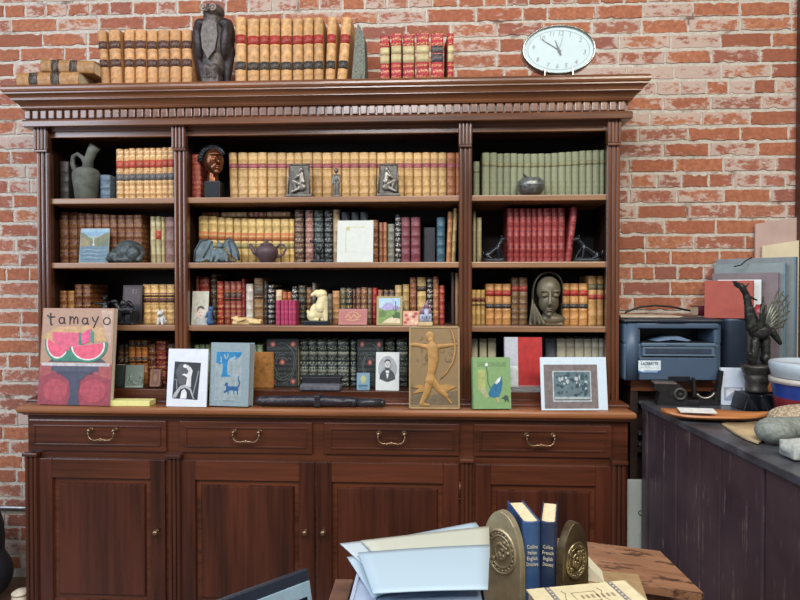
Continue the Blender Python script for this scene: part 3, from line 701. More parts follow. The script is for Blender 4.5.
# right bay
row(edges([473.2, 479.4], 161.5) + edges([482, 489.6, 497, 503.2, 510.2, 517, 523.6, 530.6, 537.8, 544.6, 551.2, 558, 565.2, 571.8, 578.8, 585.6, 592.6, 600, 604.8], [152.5, 152.5, 153.5, 153.5, 153.5, 154, 154, 154, 153.5, 153.5, 153, 152.5, 152, 151.5, 151, 150.5, 150, 150]), Z1, YS, .17, dict(color=(136, 140, 112), gold=.15, gc=(170, 174, 130), bands=(), labels=((.70, .79, (126, 130, 96)),), rough=.8, wear=.12), 'sage green cloth volume on the top right shelf', 'sage green volumes on the top right shelf')
row([(472.6, 476, 211.5), (476.6, 481.6, 217.5)], Z2, YS, .16, dict(color=(176, 164, 124), bands=()), 'cream slim volume at the left end of the second right shelf', 'cream slim volumes on the second right shelf')
row(edges([507, 513.4, 519.8, 526, 532, 537.4, 543.4, 551.6, 558.2, 565], [208.5, 208.5, 208.5, 208.5, 208.5, 208.5, 208.2, 208, 207.8]) + [(565.2, 571.4, 207.5, dict(lean_px=6.4, Y=-.236))], Z2, YS, .17, dict(color=(142, 52, 54), gold=.4, gc=(206, 120, 96), bands=(.25, .48, .74)), 'red ribbed leather volume between the black panthers', 'red leather volumes between the panthers')
row(edges([471.2, 475.8, 480.6, 485.2], 290), Z3, YS, .14, dict(color=(208, 170, 104), gold=.3, bands=(.3, .6), labels=((.66, .78, (120, 56, 48)), (.55, .63, (60, 56, 50)))), 'short cream volume at the left end of the third right shelf', 'short cream volumes on the third right shelf')
calf = dict(color=(208, 154, 92), gold=.5, gc=(150, 96, 46), bands=(.16, .36, .55, .86), labels=((.70, .83, (170, 36, 42)), (.40, .51, (42, 50, 62))))
row(edges([485.6, 494.4, 502.2, 511.2], 284), Z3, YS, .16, calf, 'tan gilt volume with red and blue labels left of the veiled head', 'tan gilt volumes beside the veiled head')
row(edges([511.8, 519.4, 528], 277.4), Z3, YS, .16, dict(color=(112, 82, 58), gold=.3, bands=(.14, .28, .46, .62), labels=((.70, .82, (150, 44, 46)),)), 'brown volume with red label touching the veiled head', 'brown volumes beside the veiled head')
row(edges([562, 570, 579, 588], 283.6), Z3, YS, .16, calf, 'tan gilt volume with red and blue labels right of the veiled head', 'tan gilt volumes beside the veiled head')
row(edges([588.4, 597, 604.6], 276), Z3, YS, .16, dict(color=(204, 156, 96), gold=.4, bands=(.2, .5), labels=((.72, .84, (120, 116, 84)), (.52, .62, (176, 60, 56)))), 'tall tan volume at the right end of the third right shelf', 'tall tan volumes on the third right shelf')
row([(471.6, 478, 339), (479.4, 487, 339), (488, 496.6, 338.5)], Z4, YS, .16, dict(color=(196, 188, 156), bands=(), bulge=.003, wear=.08), 'cream cloth volume behind the green bird book', 'cream volumes on the bottom right shelf')
row(edges([557, 566.4, 575.4, 584.6, 592.4, 599.4, 604.6], 339), Z4, YS, .16, dict(color=(190, 184, 160), bands=(.85,), bulge=.003, wear=.08), 'cream cloth volume behind the matted photograph', 'cream volumes on the bottom right shelf')
row([(545.6, 556.6, 339)], Z4, -.225, .16, dict(color=(92, 96, 104), bands=()), 'dark grey volume right of the red and white book', 'grey volumes on the bottom right shelf')
# ------------------------------------------------------------------ things on the cornice
IRON = plain((86, 76, 72), .5, .3, .4, 50, .2); IRONL = plain((104, 96, 90), .55, .3, .3, 60, .2)
DARKB = plain((44, 44, 46), .34, .55, .35, 40, .1); BRONZE = plain((92, 84, 66), .42, .45, .25, 25, .1)
def figure(name, label, cat, x0, x1, Y, z, group=None, rz=0):
    xa, xb = lx(x0, Y), lx(x1, Y)
    return thing(name, label, cat, ((xa + xb) / 2, Y, z + .0006), (0, 0, rz), group), xb - xa
f, w = figure('falcon_statue', 'dark carved falcon statue standing between two rows of tan volumes', 'statue', 196, 234, -.325, CT)
H = lz(215, 3, -.325) - CT
sculpt('body', [('e', (0, .01, H * .55), (.060, .055, H * .30)), ('e', (0, .012, H * .34), (.052, .048, H * .24)), ('c', (0, .005, H * .70), (-.004, -.006, H * .87), .05, .036), ('e', (.004, -.010, H * .88), (.045, .046, H * .088)), ('c', (-.006, -.050, H * .87), (-.009, -.064, H * .825), .012, .005), ('b', (-.035, -.045, 0), (.035, .055, H * .13)), ('c', (-.014, -.036, H * .10), (-.016, -.040, H * .20), .014, .02), ('c', (.016, -.036, H * .10), (.018, -.040, H * .20), .014, .02)], IRON, f, .004, 3, rough=.002)
for sg in (-1, 1):
    sculpt('wing', [('e', (sg * .058, .004, H * .56), (.026, .052, H * .25), (0, sg * .10, 0)), ('c', (sg * .060, .012, H * .45), (sg * .046, .02, H * .03), .028, .012), ('e', (sg * .05, .0, H * .74), (.03, .04, H * .07))], plain((56, 49, 50), .5, .3, .4, 40, .2), f, .004, 3, rough=.002)
mb = MB(); mb.prism([(-.030, H * .42), (-.006, H * .30), (.022, H * .40), (.034, H * .56), (.030, H * .70), (.004, H * .745), (-.026, H * .72), (-.036, H * .58)], -.054, -.03); mb.build('breast_feathers', IRONL, f)
for sg in (-1, 1):
    mb = MB(); M_ = Matrix.Translation((-.006 + sg * .020, -.052, H * .885)) @ Matrix.Rotation(R(90), 4, 'X'); mb.torus(.0125, .0032, M_); mb.ball((-.006 + sg * .020, -.050, H * .885), .007); mb.build('eye', plain((150, 134, 118), .4), f)
mb = MB()
for k in range(6): mb.cyl((-.024 + k * .0095, -.047, H * .09), (-.024 + k * .0095, -.047, H * .125), .003)
mb.build('claws', IRONL, f)
b_, w = figure('granite_bookend', 'grey granite wedge bookend right of the labelled law volumes', 'bookend', 350, 366, -.31, CT)
mb = MB(); hh = lz(358, 27, -.31) - CT
mb.prism([(-.024, 0), (.032, 0), (.034, hh * .30), (.030, hh * .82), (.016, hh * .93), (.004, hh), (-.006, hh * .82)], -.03, .09); mb.build('stone', plain((112, 116, 104), .8, 0, .4, 130, .4), b_)
mb = MB(); mb.prism([(.008, 0), (.031, 0), (.018, .046)], -.032, -.03); mb.build('inlay', plain((64, 58, 54), .6), b_)
# clock
ck, w = figure('clock', 'oval silver-rimmed wall clock standing on the right of the cornice', 'clock', 521, 595, -.405, CT)
rx_, rz_ = w / 2, (lz(558, 23.5, -.405) - lz(558, 73.5, -.405)) / 2
cz = rz_ + .006
SIL = plain((150, 152, 146), .2, .9, .06)
def oval(a, b, n=64): return [(a * math.cos(2 * math.pi * k / n), b * math.sin(2 * math.pi * k / n)) for k in range(n)]
mb = MB(); ringp = []
for (s, y) in ((1.0, .03), (1.0, .006), (.985, -.004), (.955, -.008), (.925, -.004), (.90, .004)):
    ringp.append([mb.bm.verts.new((x, y, cz + z)) for x, z in oval(rx_ * s if s > .95 else rx_ - rz_ * (1 - s), rz_ * s)])
for r1, r2 in zip(ringp, ringp[1:]):
    for k in range(64): mb.bm.faces.new((r1[k], r1[(k + 1) % 64], r2[(k + 1) % 64], r2[k])).smooth = True
mb.bm.faces.new(ringp[0]); mb.build('rim', SIL, ck)
mb = MB(); mb.prism([(x, cz + z) for x, z in oval(rx_ * .95, rz_ * .93)], .003, .02); mb.build('dial', plain((180, 198, 200), .5, 0, .02), ck)
mb = MB(); P1 = oval(rx_ * .84, rz_ * .80); P2 = oval(rx_ * .825, rz_ * .78)
for k in range(64): mb.prism([(P1[k][0], cz + P1[k][1]), (P1[(k + 1) % 64][0], cz + P1[(k + 1) % 64][1]), (P2[(k + 1) % 64][0], cz + P2[(k + 1) % 64][1]), (P2[k][0], cz + P2[k][1])], .0022, .004)
mb.build('minute_ring', plain((150, 164, 164), .5), ck)
NUMM = plain((116, 124, 128), .4)
for hpos in range(1, 13):
    a = R(90 - 30 * hpos - 6); r_ = 1 / math.sqrt((math.cos(a) / (rx_ * .70)) ** 2 + (math.sin(a) / (rz_ * .66)) ** 2)
    text(str(hpos), .025, NUMM, ck, (r_ * math.cos(a), .0024, cz + r_ * math.sin(a)), name='numeral', shear=.2)
HD = plain((70, 80, 92), .4)
def hand(name, du, dv, tail, wd):
    mb = MB(); d = Vector((du, dv)).normalized(); n_ = Vector((-d.y, d.x)) * wd; L_ = Vector((du, dv)); Tl = -d * tail
    mb.prism([(Tl.x + n_.x, cz + Tl.y + n_.y), (L_.x + n_.x * .3, cz + L_.y + n_.y * .3), (L_.x - n_.x * .3, cz + L_.y - n_.y * .3), (Tl.x - n_.x, cz + Tl.y - n_.y)], 0, .0015); return mb.build(name, HD, ck)
hand('minute_hand', -.068, .043, .01, .0025); hand('hour_hand', -.014, .038, .022, .004); hand('second_hand', .016, .052, .012, .0009)
mb = MB(); mb.cyl((0, .003, cz), (0, -.001, cz), .005); mb.build('hub', HD, ck)
for sg in (-1, 1):
    mb = MB(); mb.box((sg * .055 - .003, -.008, 0), (sg * .055 + .003, .03, .03), None, .001); mb.build('foot', SIL, ck)

# ------------------------------------------------------------------ ornaments in the bookcase, left bay
CLAY = plain((92, 95, 86), .85, 0, .25, 26, .3)
j, w = figure('clay_jug', 'grey clay jug with loop handle and slanting spout', 'jug', 74, 101, -.25, Z1)
hh = lz(88, 144.5, -.25) - Z1
mb = MB(); mb.lathe([(0, 0), (.040, 0), (.046, .004), (.058, hh * .40), (.057, hh * .48), (.046, hh * .55), (.028, hh * .585), (.0, hh * .60)], None, 40); mb.build('body', CLAY, j)
mb = MB(); mb.tube([(.004, 0, hh * .56), (.010, 0, hh * .72), (.026, 0, hh * .88), (.042, 0, hh * .97)], [.024, .020, .021, .025], None, 18); mb.build('spout', CLAY, j)
mb = MB(); mb.tube([(-.048, 0, hh * .50), (-.064, 0, hh * .66), (-.060, 0, hh * .79), (-.040, 0, hh * .83), (-.016, 0, hh * .76), (.0, 0, hh * .60)], [.012, .010, .009, .009, .010, .011], None, 12); mb.build('handle', CLAY, j)
def card(label, name, cat, x0, x1, ytop, z, Y, th, frame_c, tilt=R(7), group=None, rz=0, part='card'):
    xa, xb = lx(x0, Y), lx(x1, Y); w = xb - xa; h = (lz((x0 + x1) / 2, ytop, Y + .012) - z) / math.cos(tilt)
    t = thing(name, label, cat, ((xa + xb) / 2, Y, z + .0006 + th * math.sin(tilt)), (-tilt, 0, rz), group)
    mb = MB(); mb.box((-w / 2, 0, 0), (w / 2, th, h), None, min(.0008, th * .2)); mb.build(part, plain(frame_c, .55, 0, .04), t)
    return t, w, h
t, w, h = card('small landscape picture of a valley and river on second left shelf', 'landscape_picture', 'picture', 79, 108, 228.5, Z2, -.29, .004, (150, 160, 156))
A = Art(w, h); A.rect(.02, .78, .98, .98, (120, 156, 178)); A.rect(.02, .90, .98, .98, (140, 172, 190)); A.poly([(.02, .88), (.16, .84), (.30, .74), (.46, .70), (.62, .74), (.82, .84), (.98, .88), (.98, .44), (.02, .40)], (112, 114, 82)); A.poly([(.02, .74), (.2, .70), (.36, .56), (.30, .44), (.02, .46)], (136, 124, 84)); A.poly([(.98, .70), (.78, .62), (.60, .56), (.66, .44), (.98, .44)], (98, 106, 80)); A.poly([(.02, .46), (.34, .50), (.60, .47), (.98, .50), (.98, .02), (.02, .02)], (92, 118, 132))
for k in range(7): A.line([(.05 + .03 * (k % 3), .42 - .055 * k), (.35, .44 - .055 * k + .01 * (k % 2)), (.62, .41 - .055 * k), (.94, .43 - .055 * k)], [.004, .016, .012, .003], (150, 170, 178) if k % 2 else (70, 96, 110))
A.poly([(.44, .70), (.50, .70), (.49, .60), (.53, .50), (.43, .49), (.46, .58)], (176, 182, 176)); A.build('painting', t)
STONE = plain((70, 78, 78), .5, .2, .35, 40, .3)
c_, w = figure('curled_cat_sculpture', 'grey-green curled sleeping animal sculpture on second left shelf', 'sculpture', 107, 146, -.275, Z2)
sculpt('body', [('e', (.012, .01, .050), (.066, .040, .050), (0, .15, 0)), ('e', (-.045, -.012, .030), (.030, .026, .026)), ('e', (-.062, -.02, .018), (.018, .014, .013)), ('c', (.05, -.01, .018), (-.03, -.034, .012), .016, .010), ('c', (.07, .0, .04), (.066, -.018, .014), .014, .012), ('c', (-.036, -.012, .050), (-.034, -.012, .066), .009, .003), ('c', (-.056, -.004, .048), (-.060, .0, .062), .008, .003), ('e', (.04, -.02, .04), (.03, .02, .034))], STONE, c_, .0025, 3, rough=.004)
# third left shelf figurines
c_, w = figure('horseman_figurine', 'small blackened bronze figurine behind the watermelon picture book', 'figurine', 95, 113, -.275, Z3)
sculpt('figure', [('b', (-.022, -.015, 0), (.026, .02, .01)), ('c', (.006, 0, .008), (.006, 0, .05), .007, .008), ('e', (.006, 0, .068), (.016, .012, .022)), ('c', (.004, 0, .085), (.006, 0, .10), .006, .005), ('e', (.006, 0, .112), (.010, .010, .012)), ('c', (.0, 0, .088), (-.038, -.004, .092), .006, .004), ('c', (.012, 0, .086), (.028, -.006, .098), .006, .004), ('e', (.006, 0, .122), (.015, .013, .004))], DARKB, c_, .0018, 2)
t, w, h = card('dark framed picture standing on third left shelf beside tan volumes', 'dark_picture', 'picture', 121, 140.5, 285.5, Z3, -.262, .008, (46, 36, 36))
A = Art(w, h); A.rect(.08, .5, .92, .94, (70, 56, 58)); A.rect(.08, .05, .92, .46, (30, 36, 46)); A.rect(.5, .78, .56, .9, (120, 110, 110)); A.rect(.66, .76, .70, .9, (110, 100, 100)); A.build('painting', t)
c_, w = figure('camel_figurine', 'dark bronze camel figurine with rider on third left shelf', 'figurine', 112, 138, -.31, Z3)
sculpt('figure', [('b', (-.045, -.014, 0), (.048, .014, .007)), ('e', (.006, 0, .062), (.036, .017, .020)), ('c', (-.02, -.004, .056), (-.022, -.006, .008), .008, .005), ('c', (-.012, .006, .056), (-.010, .006, .008), .008, .005), ('c', (.03, -.004, .056), (.034, -.006, .008), .009, .005), ('c', (.034, .006, .056), (.026, .006, .008), .008, .005), ('c', (-.024, 0, .066), (-.042, 0, .094), .011, .008), ('e', (-.046, -.004, .100), (.016, .009, .009)), ('e', (.016, 0, .088), (.014, .012, .016)), ('e', (-.008, -.002, .092), (.012, .010, .016)), ('c', (.02, -.008, .095), (.040, -.008, .08), .007, .005), ('c', (.044, 0, .06), (.046, 0, .03), .005, .003)], DARKB, c_, .0018, 1, rough=.003)
c_, w = figure('dog_figurine', 'tiny white seated dog figurine on third left shelf', 'figurine', 155, 167, -.315, Z3)
sculpt('figure', [('e', (.004, .004, .022), (.014, .013, .022)), ('c', (-.008, -.008, .026), (-.010, -.010, .004), .007, .005), ('c', (.008, -.008, .024), (.010, -.010, .004), .007, .005), ('e', (-.001, -.006, .050), (.013, .013, .012)), ('e', (-.004, -.018, .046), (.007, .008, .006)), ('c', (-.010, -.002, .056), (-.012, -.002, .068), .005, .002), ('c', (.008, -.002, .056), (.010, -.002, .068), .005, .002), ('c', (.016, .008, .008), (.022, .0, .018), .005, .003)], plain((206, 204, 200), .5), c_, .0016, 2)
# bottom left shelf
t, w, h = card('small grey-green etched tile on bottom left shelf', 'etched_tile', 'tile', 124, 142, 365.5, Z4, -.318, .006, (112, 124, 114), R(10), rz=R(3))
A = Art(w, h)
for k in range(9): A.line(arc(.2 + .08 * k, .3 + .06 * (k % 4), .14, .16, 40 * k, 40 * k + 150), .035, (160, 168, 156) if k % 2 else (66, 76, 70))
A.rect(.06, .04, .94, .08, (170, 176, 166)); A.build('etching', t)
c_, w = figure('wire_stand', 'dark wire stand holding a small leather book on bottom left shelf', 'stand', 145, 162, -.322, Z4 + .002)
mb = MB()
for sg in (-1, 1): mb.tube([(sg * .028, .03, 0), (sg * .028, -.002, .001), (sg * .030, -.012, .004), (sg * .030, -.012, .014)], .0016); mb.tube([(sg * .028, .03, .0), (sg * .022, .018, .05), (sg * .012, .024, .085)], .0016)
mb.tube([(-.028, .012, .003), (.028, .012, .003)], .0016); mb.build('wire', DARKB, c_)
t, w, h = front_book('small brown leather book on a wire stand on bottom left shelf', 148.5, 159.5, 369, Z4 + .005, -.322, .014, (118, 78, 58), None, 0, R(10))
A = Art(w, h); A.line([(.12, .08), (.12, .92), (.88, .92), (.88, .08), (.12, .08)], .06, (150, 112, 86)); A.ell(.5, .5, .16, .2, (142, 102, 78)); A.build('cover_ornament', t)

# ------------------------------------------------------------------ ornaments, centre bay
hd, w = figure('bronze_head', 'bronze head with spiked headdress on a black stand on top centre shelf', 'sculpture', 203, 227, -.255, Z1)
mb = MB(); mb.box((-.034, -.03, 0), (.034, .03, .0755), None, .003); mb.build('stand', plain((20, 22, 28), .3), hd)
zz = .075; COP = plain((122, 76, 50), .3, .75, .35, 60)
HS = 1.22
def hp(x, y, z): return (x * HS, y * HS, zz + z * HS)
def he(c, r): return ('e', hp(*c), tuple(v * HS for v in r))
sculpt('head', [('c', hp(-.006, 0, 0), hp(-.004, 0, .04), .026, .021), he((.0, -.002, .074), (.034, .040, .046)), he((.010, -.012, .050), (.024, .026, .022)), ('c', hp(.020, -.036, .080), hp(.032, -.046, .064), .006, .008), he((.010, -.036, .093), (.022, .008, .006)), he((.024, -.036, .050), (.011, .008, .004)), he((.024, -.034, .043), (.010, .008, .004)), he((.018, -.028, .032), (.011, .011, .009)), he((-.028, -.006, .070), (.006, .010, .016)), he((.006, -.036, .082), (.008, .006, .004)), he((.030, -.030, .082), (.006, .006, .004))], COP, hd, .0022, 2)
mb = MB()
for k in range(13):
    a = R(0 + 13 * k); mb.cyl(hp(-.036 * math.cos(a) - .008, .0, .078 + .040 * math.sin(a)), hp(-.052 * math.cos(a) - .012, .006, .082 + .060 * math.sin(a)), .0055, .003, None, 8)
for q_ in (.040, .048): mb.tube([hp(-q_ * math.cos(R(13 * k)) - .008, .002, .078 + (q_ + .004) * math.sin(R(13 * k))) for k in range(13)], .0055, None, 8)
mb.build('headdress', plain((56, 64, 70), .4, .6, .4, 90, .3), hd)
PEW = plain((104, 100, 94), .42, .45, .25, 50)
for i, (a, b, lb, mir) in enumerate(((286.5, 312, 'pewter relief plaque of a seated figure, left one of two', 1), (377, 400.5, 'pewter relief plaque of a seated figure, right one of two', -1))):
    t, w = figure('relief_plaque', lb, 'bookend', a, b, -.31, Z1, 'relief plaques')
    hh = lz((a + b) / 2, 163.5, -.31) - Z1
    mb = MB(); mb.prism([(-w / 2 + .004, .008), (w / 2 - .010, .008), (w / 2 - .013, hh), (-w / 2 + .011, hh)], .012, .022); mb.box((-w / 2, -.014, 0), (w / 2, .055, .010), None, .002)
    for p, q in (((-w / 2 + .005, .01), (-w / 2 + .012, hh)), ((w / 2 - .011, .01), (w / 2 - .014, hh)), ((-w / 2 + .011, hh - .003), (w / 2 - .013, hh - .003)), ((-w / 2 + .006, .013), (w / 2 - .011, .013))):
        mb.cyl((p[0], .011, p[1]), (q[0], .011, q[1]), .0035, None, None, 8)
    mb.build('plaque', PEW, t)
    g = lambda x, z, y=.008: (x * mir, y, z)
    sculpt('seated_figure', [('e', g(.008, hh * .82, .004), (.010, .010, .013)), ('c', g(.010, hh * .70), g(.012, hh * .44), .011, .014), ('c', g(.010, hh * .68, .002), g(-.016, hh * .56, .0), .005, .004), ('c', g(-.016, hh * .56, .0), g(.002, hh * .76, -.002), .004, .003), ('c', g(.012, hh * .34), g(-.024, hh * .48, .003), .011, .008), ('c', g(-.024, hh * .48, .003), g(-.014, hh * .22, .004), .008, .005), ('e', g(.010, hh * .30), (.020, .010, .016)), ('c', g(.008, hh * .28), g(-.030, hh * .16, .002), .008, .005), ('c', g(.012, hh * .68), g(.022, hh * .45, .0), .005, .004)], plain((140, 134, 124), .34, .5, .25, 50), t, .0016, 2)
t, w = figure('knight_statuette', 'little pewter standing knight statuette between the two relief plaques', 'figurine', 332, 341, -.305, Z1)
hh = lz(336, 168, -.305) - Z1
sculpt('figure', [('b', (-.017, -.014, 0), (.017, .014, .006)), ('c', (-.006, 0, .006), (-.006, 0, hh * .48), .006, .008), ('c', (.007, 0, .006), (.006, 0, hh * .48), .006, .008), ('e', (0, 0, hh * .62), (.014, .010, hh * .17)), ('c', (-.013, 0, hh * .74), (-.015, -.006, hh * .45), .005, .004), ('c', (.013, 0, hh * .74), (.015, -.008, hh * .48), .005, .004), ('e', (0, -.001, hh * .90), (.009, .010, hh * .095)), ('c', (.015, -.010, hh * .5), (.014, -.010, .01), .002, .0015)], PEW, t, .0015, 1)
# second shelf
GAR = plain((96, 112, 116), .7, 0, .3, 45, .3)
t, w = figure('gargoyle_figurine', 'blue-grey winged gargoyle crouching on the second centre shelf', 'figurine', 194, 243, -.285, Z2)
sculpt('body', [('e', (.006, .0, .034), (.030, .026, .034)), ('e', (.022, -.012, .030), (.026, .02, .028)), ('e', (.014, -.012, .072), (.014, .014, .013)), ('c', (.006, -.004, .080), (.0, .0, .096), .005, .002), ('c', (.024, -.004, .080), (.03, .0, .094), .005, .002), ('c', (-.018, -.01, .05), (-.022, -.026, .006), .008, .006), ('c', (.040, -.012, .03), (.046, -.028, .006), .010, .006), ('c', (.01, -.02, .03), (.0, -.032, .006), .009, .007), ('c', (.05, 0, .008), (.082, -.016, .012), .006, .003)], GAR, t, .0022, 2, rough=.002)
for sg, pts, yt in ((-1, [(-.098, .004), (-.094, .050), (-.072, .092), (-.044, .098), (-.024, .094), (-.020, .06), (-.026, .006), (-.05, .014), (-.07, .004)], .0), (1, [(.030, .070), (.046, .098), (.056, .104), (.082, .080), (.098, .046), (.104, .008), (.088, .014), (.074, .030), (.056, .044)], .0)):
    mb = MB(); mb.prism(pts, -.006, .006, GAR); wg = None
    rib = [pts[0], pts[1], pts[2], pts[3]] if sg < 0 else [pts[1], pts[2], pts[3], pts[4], pts[5]]
    mb.tube([(x, -.004, z) for x, z in rib], .005, plain((54, 66, 74), .6), 8)
    mb.tube([((-.024 if sg < 0 else .056), -.004, .092), ((-.062 if sg < 0 else .072), -.008, .02)], [.005, .003], plain((54, 66, 74), .6), 8)
    o = mb.build('wing', None, t, rot=(0, 0, R(14 * -sg)))
CLP = plain((84, 66, 70), .55, 0, .15, 60)
t, w = figure('teapot', 'purple clay teapot on the second centre shelf', 'teapot', 250, 284, -.285, Z2)
hh = lz(266, 237.5, -.285) - Z2
mb = MB(); mb.lathe([(0, 0), (.024, 0), (.026, .004), (.034, .012), (.046, .034), (.049, .046), (.046, .058), (.034, .070), (.026, .074), (0, .074)]); mb.build('body', CLP, t)
mb = MB(); mb.lathe([(0, .073), (.028, .073), (.029, .077), (.022, .082), (.009, .086), (.006, .090), (.010, .095), (.008, .100), (0, .102)]); mb.build('lid', CLP, t)
mb = MB(); mb.tube([(-.040, 0, .038), (-.056, 0, .046), (-.064, 0, .062), (-.072, 0, .080)], [.014, .010, .008, .007], None, 14); mb.build('spout', CLP, t)
mb = MB(); mb.tube([(.040, 0, .062), (.058, 0, .078), (.074, 0, .074), (.082, 0, .056), (.072, 0, .036), (.050, 0, .024), (.040, 0, .024)], .0048, None, 10); mb.build('handle', CLP, t)
t, w = figure('bird_figurine', 'small black bird figurine on a base below dark volumes', 'figurine', 309, 326, -.30, Z2)
sculpt('figure', [('b', (-.028, -.016, 0), (.034, .016, .008)), ('c', (.004, 0, .008), (.002, 0, .030), .012, .008), ('e', (.004, 0, .048), (.012, .011, .024), (0, -.4, 0)), ('c', (-.004, 0, .066), (-.016, -.004, .084), .007, .004), ('e', (-.022, -.005, .088), (.012, .006, .005), (0, .3, 0)), ('c', (.012, .0, .05), (.028, .004, .092), .007, .002), ('c', (.010, .0, .03), (.030, .0, .012), .007, .003)], DARKB, t, .0018, 1)
t, w, h = card('white mounted picture standing on the second centre shelf', 'white_framed_picture', 'picture', 336.8, 373, 220.5, Z2, -.295, .008, (200, 204, 196), R(8), part='mount')
A = Art(w, h); A.line([(.24, .22), (.24, .84), (.76, .84)], .03, (190, 190, 156)); A.line([(.32, .26), (.32, .76), (.74, .76), (.74, .26), (.32, .26)], .02, (204, 210, 202)); A.rect(.25, .76, .34, .84, (176, 170, 120)); A.build('print', t)
# third shelf
t, w, h = card('small faded portrait card on the third centre shelf', 'portrait_card', 'card', 191, 207.5, 291.5, Z3, -.305, .003, (196, 190, 172), R(7))
A = Art(w, h); A.rect(.04, .02, .96, .98, (188, 184, 166)); A.poly(arc(.55, .0, .42, .30, 0, 180), (170, 168, 160)); A.ell(.55, .36, .20, .17, (206, 186, 170)); A.poly([(.34, .38)] + arc(.55, .44, .23, .13, 170, 10) + [(.70, .46), (.5, .5), (.38, .44)], (84, 76, 70)); A.ell(.48, .37, .025, .012, (50, 46, 44)); A.ell(.62, .37, .025, .012, (50, 46, 44)); A.line([(.48, .28), (.62, .28)], .03, (150, 90, 84)); A.build('portrait', t)
t, w = figure('blue_figurine', 'small blue figurine beside the portrait card', 'figurine', 206, 214, -.318, Z3)
sculpt('figure', [('e', (0, 0, .012), (.016, .012, .012)), ('c', (0, 0, .012), (.0, 0, .055), .013, .009), ('e', (.002, -.002, .070), (.009, .009, .011)), ('c', (-.008, -.002, .055), (-.016, -.008, .034), .005, .004), ('c', (.008, -.002, .055), (.015, -.006, .080), .005, .003)], plain((48, 84, 124), .4), t, .0016, 1)
IV = plain((214, 184, 128), .5, 0, .15, 40)
t, w = figure('reclining_figurine', 'carved ivory reclining figurine in front of red volumes', 'figurine', 232, 261, -.312, Z3)
sculpt('figure', [('c', (-.052, 0, .010), (.05, 0, .008), .010, .008), ('e', (-.044, 0, .026), (.014, .013, .014)), ('c', (-.034, 0, .018), (.004, 0, .022), .014, .013), ('c', (.004, 0, .022), (.046, -.004, .018), .013, .008), ('c', (.02, -.008, .014), (.058, -.008, .010), .009, .006), ('c', (-.03, -.012, .02), (-.004, -.016, .026), .006, .005), ('c', (.046, 0, .018), (.062, 0, .02), .007, .006), ('e', (-.058, 0, .03), (.008, .01, .006))], IV, t, .0016, 1)
t, w = figure('white_lion_statue', 'cream lion statue on a black base on the third centre shelf', 'statue', 305, 329, -.295, Z3)
mb = MB(); mb.box((-w / 2, -.022, 0), (w / 2, .026, .019), None, .002); mb.build('plinth', plain((26, 30, 38), .35), t)
sculpt('lion', [('e', (.002, .002, .058), (.034, .02, .036), (0, -.25, 0)), ('c', (.014, 0, .072), (.026, 0, .112), .026, .022), ('e', (.018, -.002, .132), (.026, .020, .020)), ('c', (.0, -.004, .138), (-.020, -.005, .128), .013, .008), ('c', (.034, -.004, .095), (.038, -.006, .024), .014, .010), ('c', (.026, .006, .09), (.022, .004, .024), .013, .010), ('e', (-.020, .002, .040), (.024, .022, .024)), ('c', (-.026, -.006, .026), (.004, -.012, .023), .009, .007), ('c', (-.036, .004, .03), (-.040, .0, .06), .006, .005)], plain((224, 210, 162), .55, 0, .12, 40), t, .002, 2)
t, w, h = card('pink oblong plaque with gilt flourish on the third centre shelf', 'pink_plaque', 'plaque', 338, 367, 309.5, Z3, -.315, .012, (168, 104, 98), R(12), rz=R(-4), part='plaque')
A = Art(w, h); A.line([(.05, .1), (.05, .9), (.95, .9), (.95, .1), (.05, .1)], .02, (186, 128, 118))
A.line([(.24, .45), (.34, .62), (.44, .40), (.54, .64), (.64, .42), (.78, .6)], .03, (210, 170, 110)); A.line([(.28, .32), (.5, .28), (.74, .36)], .025, (206, 160, 104)); A.line(arc(.5, .5, .22, .3, 20, 160), .02, (206, 160, 104)); A.build('gilt_flourish', t)
t, w, h = card('small framed desert landscape painting on the third centre shelf', 'desert_painting', 'picture', 376.4, 402.4, 296.6, Z3, -.305, .010, (158, 146, 100), R(7), part='frame')
A = Art(w, h); A.rect(.09, .07, .91, .93, (170, 200, 224)); A.poly([(.09, .52), (.2, .62), (.36, .76), (.55, .78), (.7, .66), (.91, .62), (.91, .44), (.09, .44)], (168, 158, 200)); A.poly([(.09, .60), (.3, .5), (.6, .54), (.91, .5), (.91, .07), (.09, .07)], (120, 150, 84)); A.poly([(.09, .48), (.24, .52), (.4, .42), (.36, .3), (.09, .26)], (96, 126, 70)); A.poly([(.30, .14), (.5, .26), (.74, .28), (.91, .2), (.91, .07), (.2, .07)], (214, 200, 166)); A.poly([(.6, .34), (.80, .46), (.91, .42), (.91, .24), (.64, .24)], (70, 104, 62)); A.line([(.74, .4), (.74, .82)], .035, (58, 84, 60)); A.line([(.66, .6), (.66, .52), (.74, .5)], .025, (58, 84, 60)); A.line([(.82, .66), (.82, .56), (.74, .54)], .025, (58, 84, 60)); A.build('painting', t)
t, w, h = card('small pink and cream print beside the desert painting', 'pink_print', 'print', 403, 418.5, 311.4, Z3, -.315, .006, (206, 160, 134), R(9))
A = Art(w, h)
for k, (u, v) in enumerate([(.2, .7), (.45, .78), (.7, .62), (.3, .42), (.6, .3), (.82, .82), (.15, .2), (.85, .2)]): A.ell(u, v, .12, .11, [(190, 84, 74), (224, 196, 160), (170, 70, 70)][k % 3])
A.build('print', t)
t, w = figure('castle_figurine', 'pale blue and pink castle figurine on a cream base', 'figurine', 418.5, 432.5, -.315, Z3)
mb = MB(); mb.box((-.03, -.018, 0), (.03, .018, .016), plain((206, 178, 130), .6), .003)
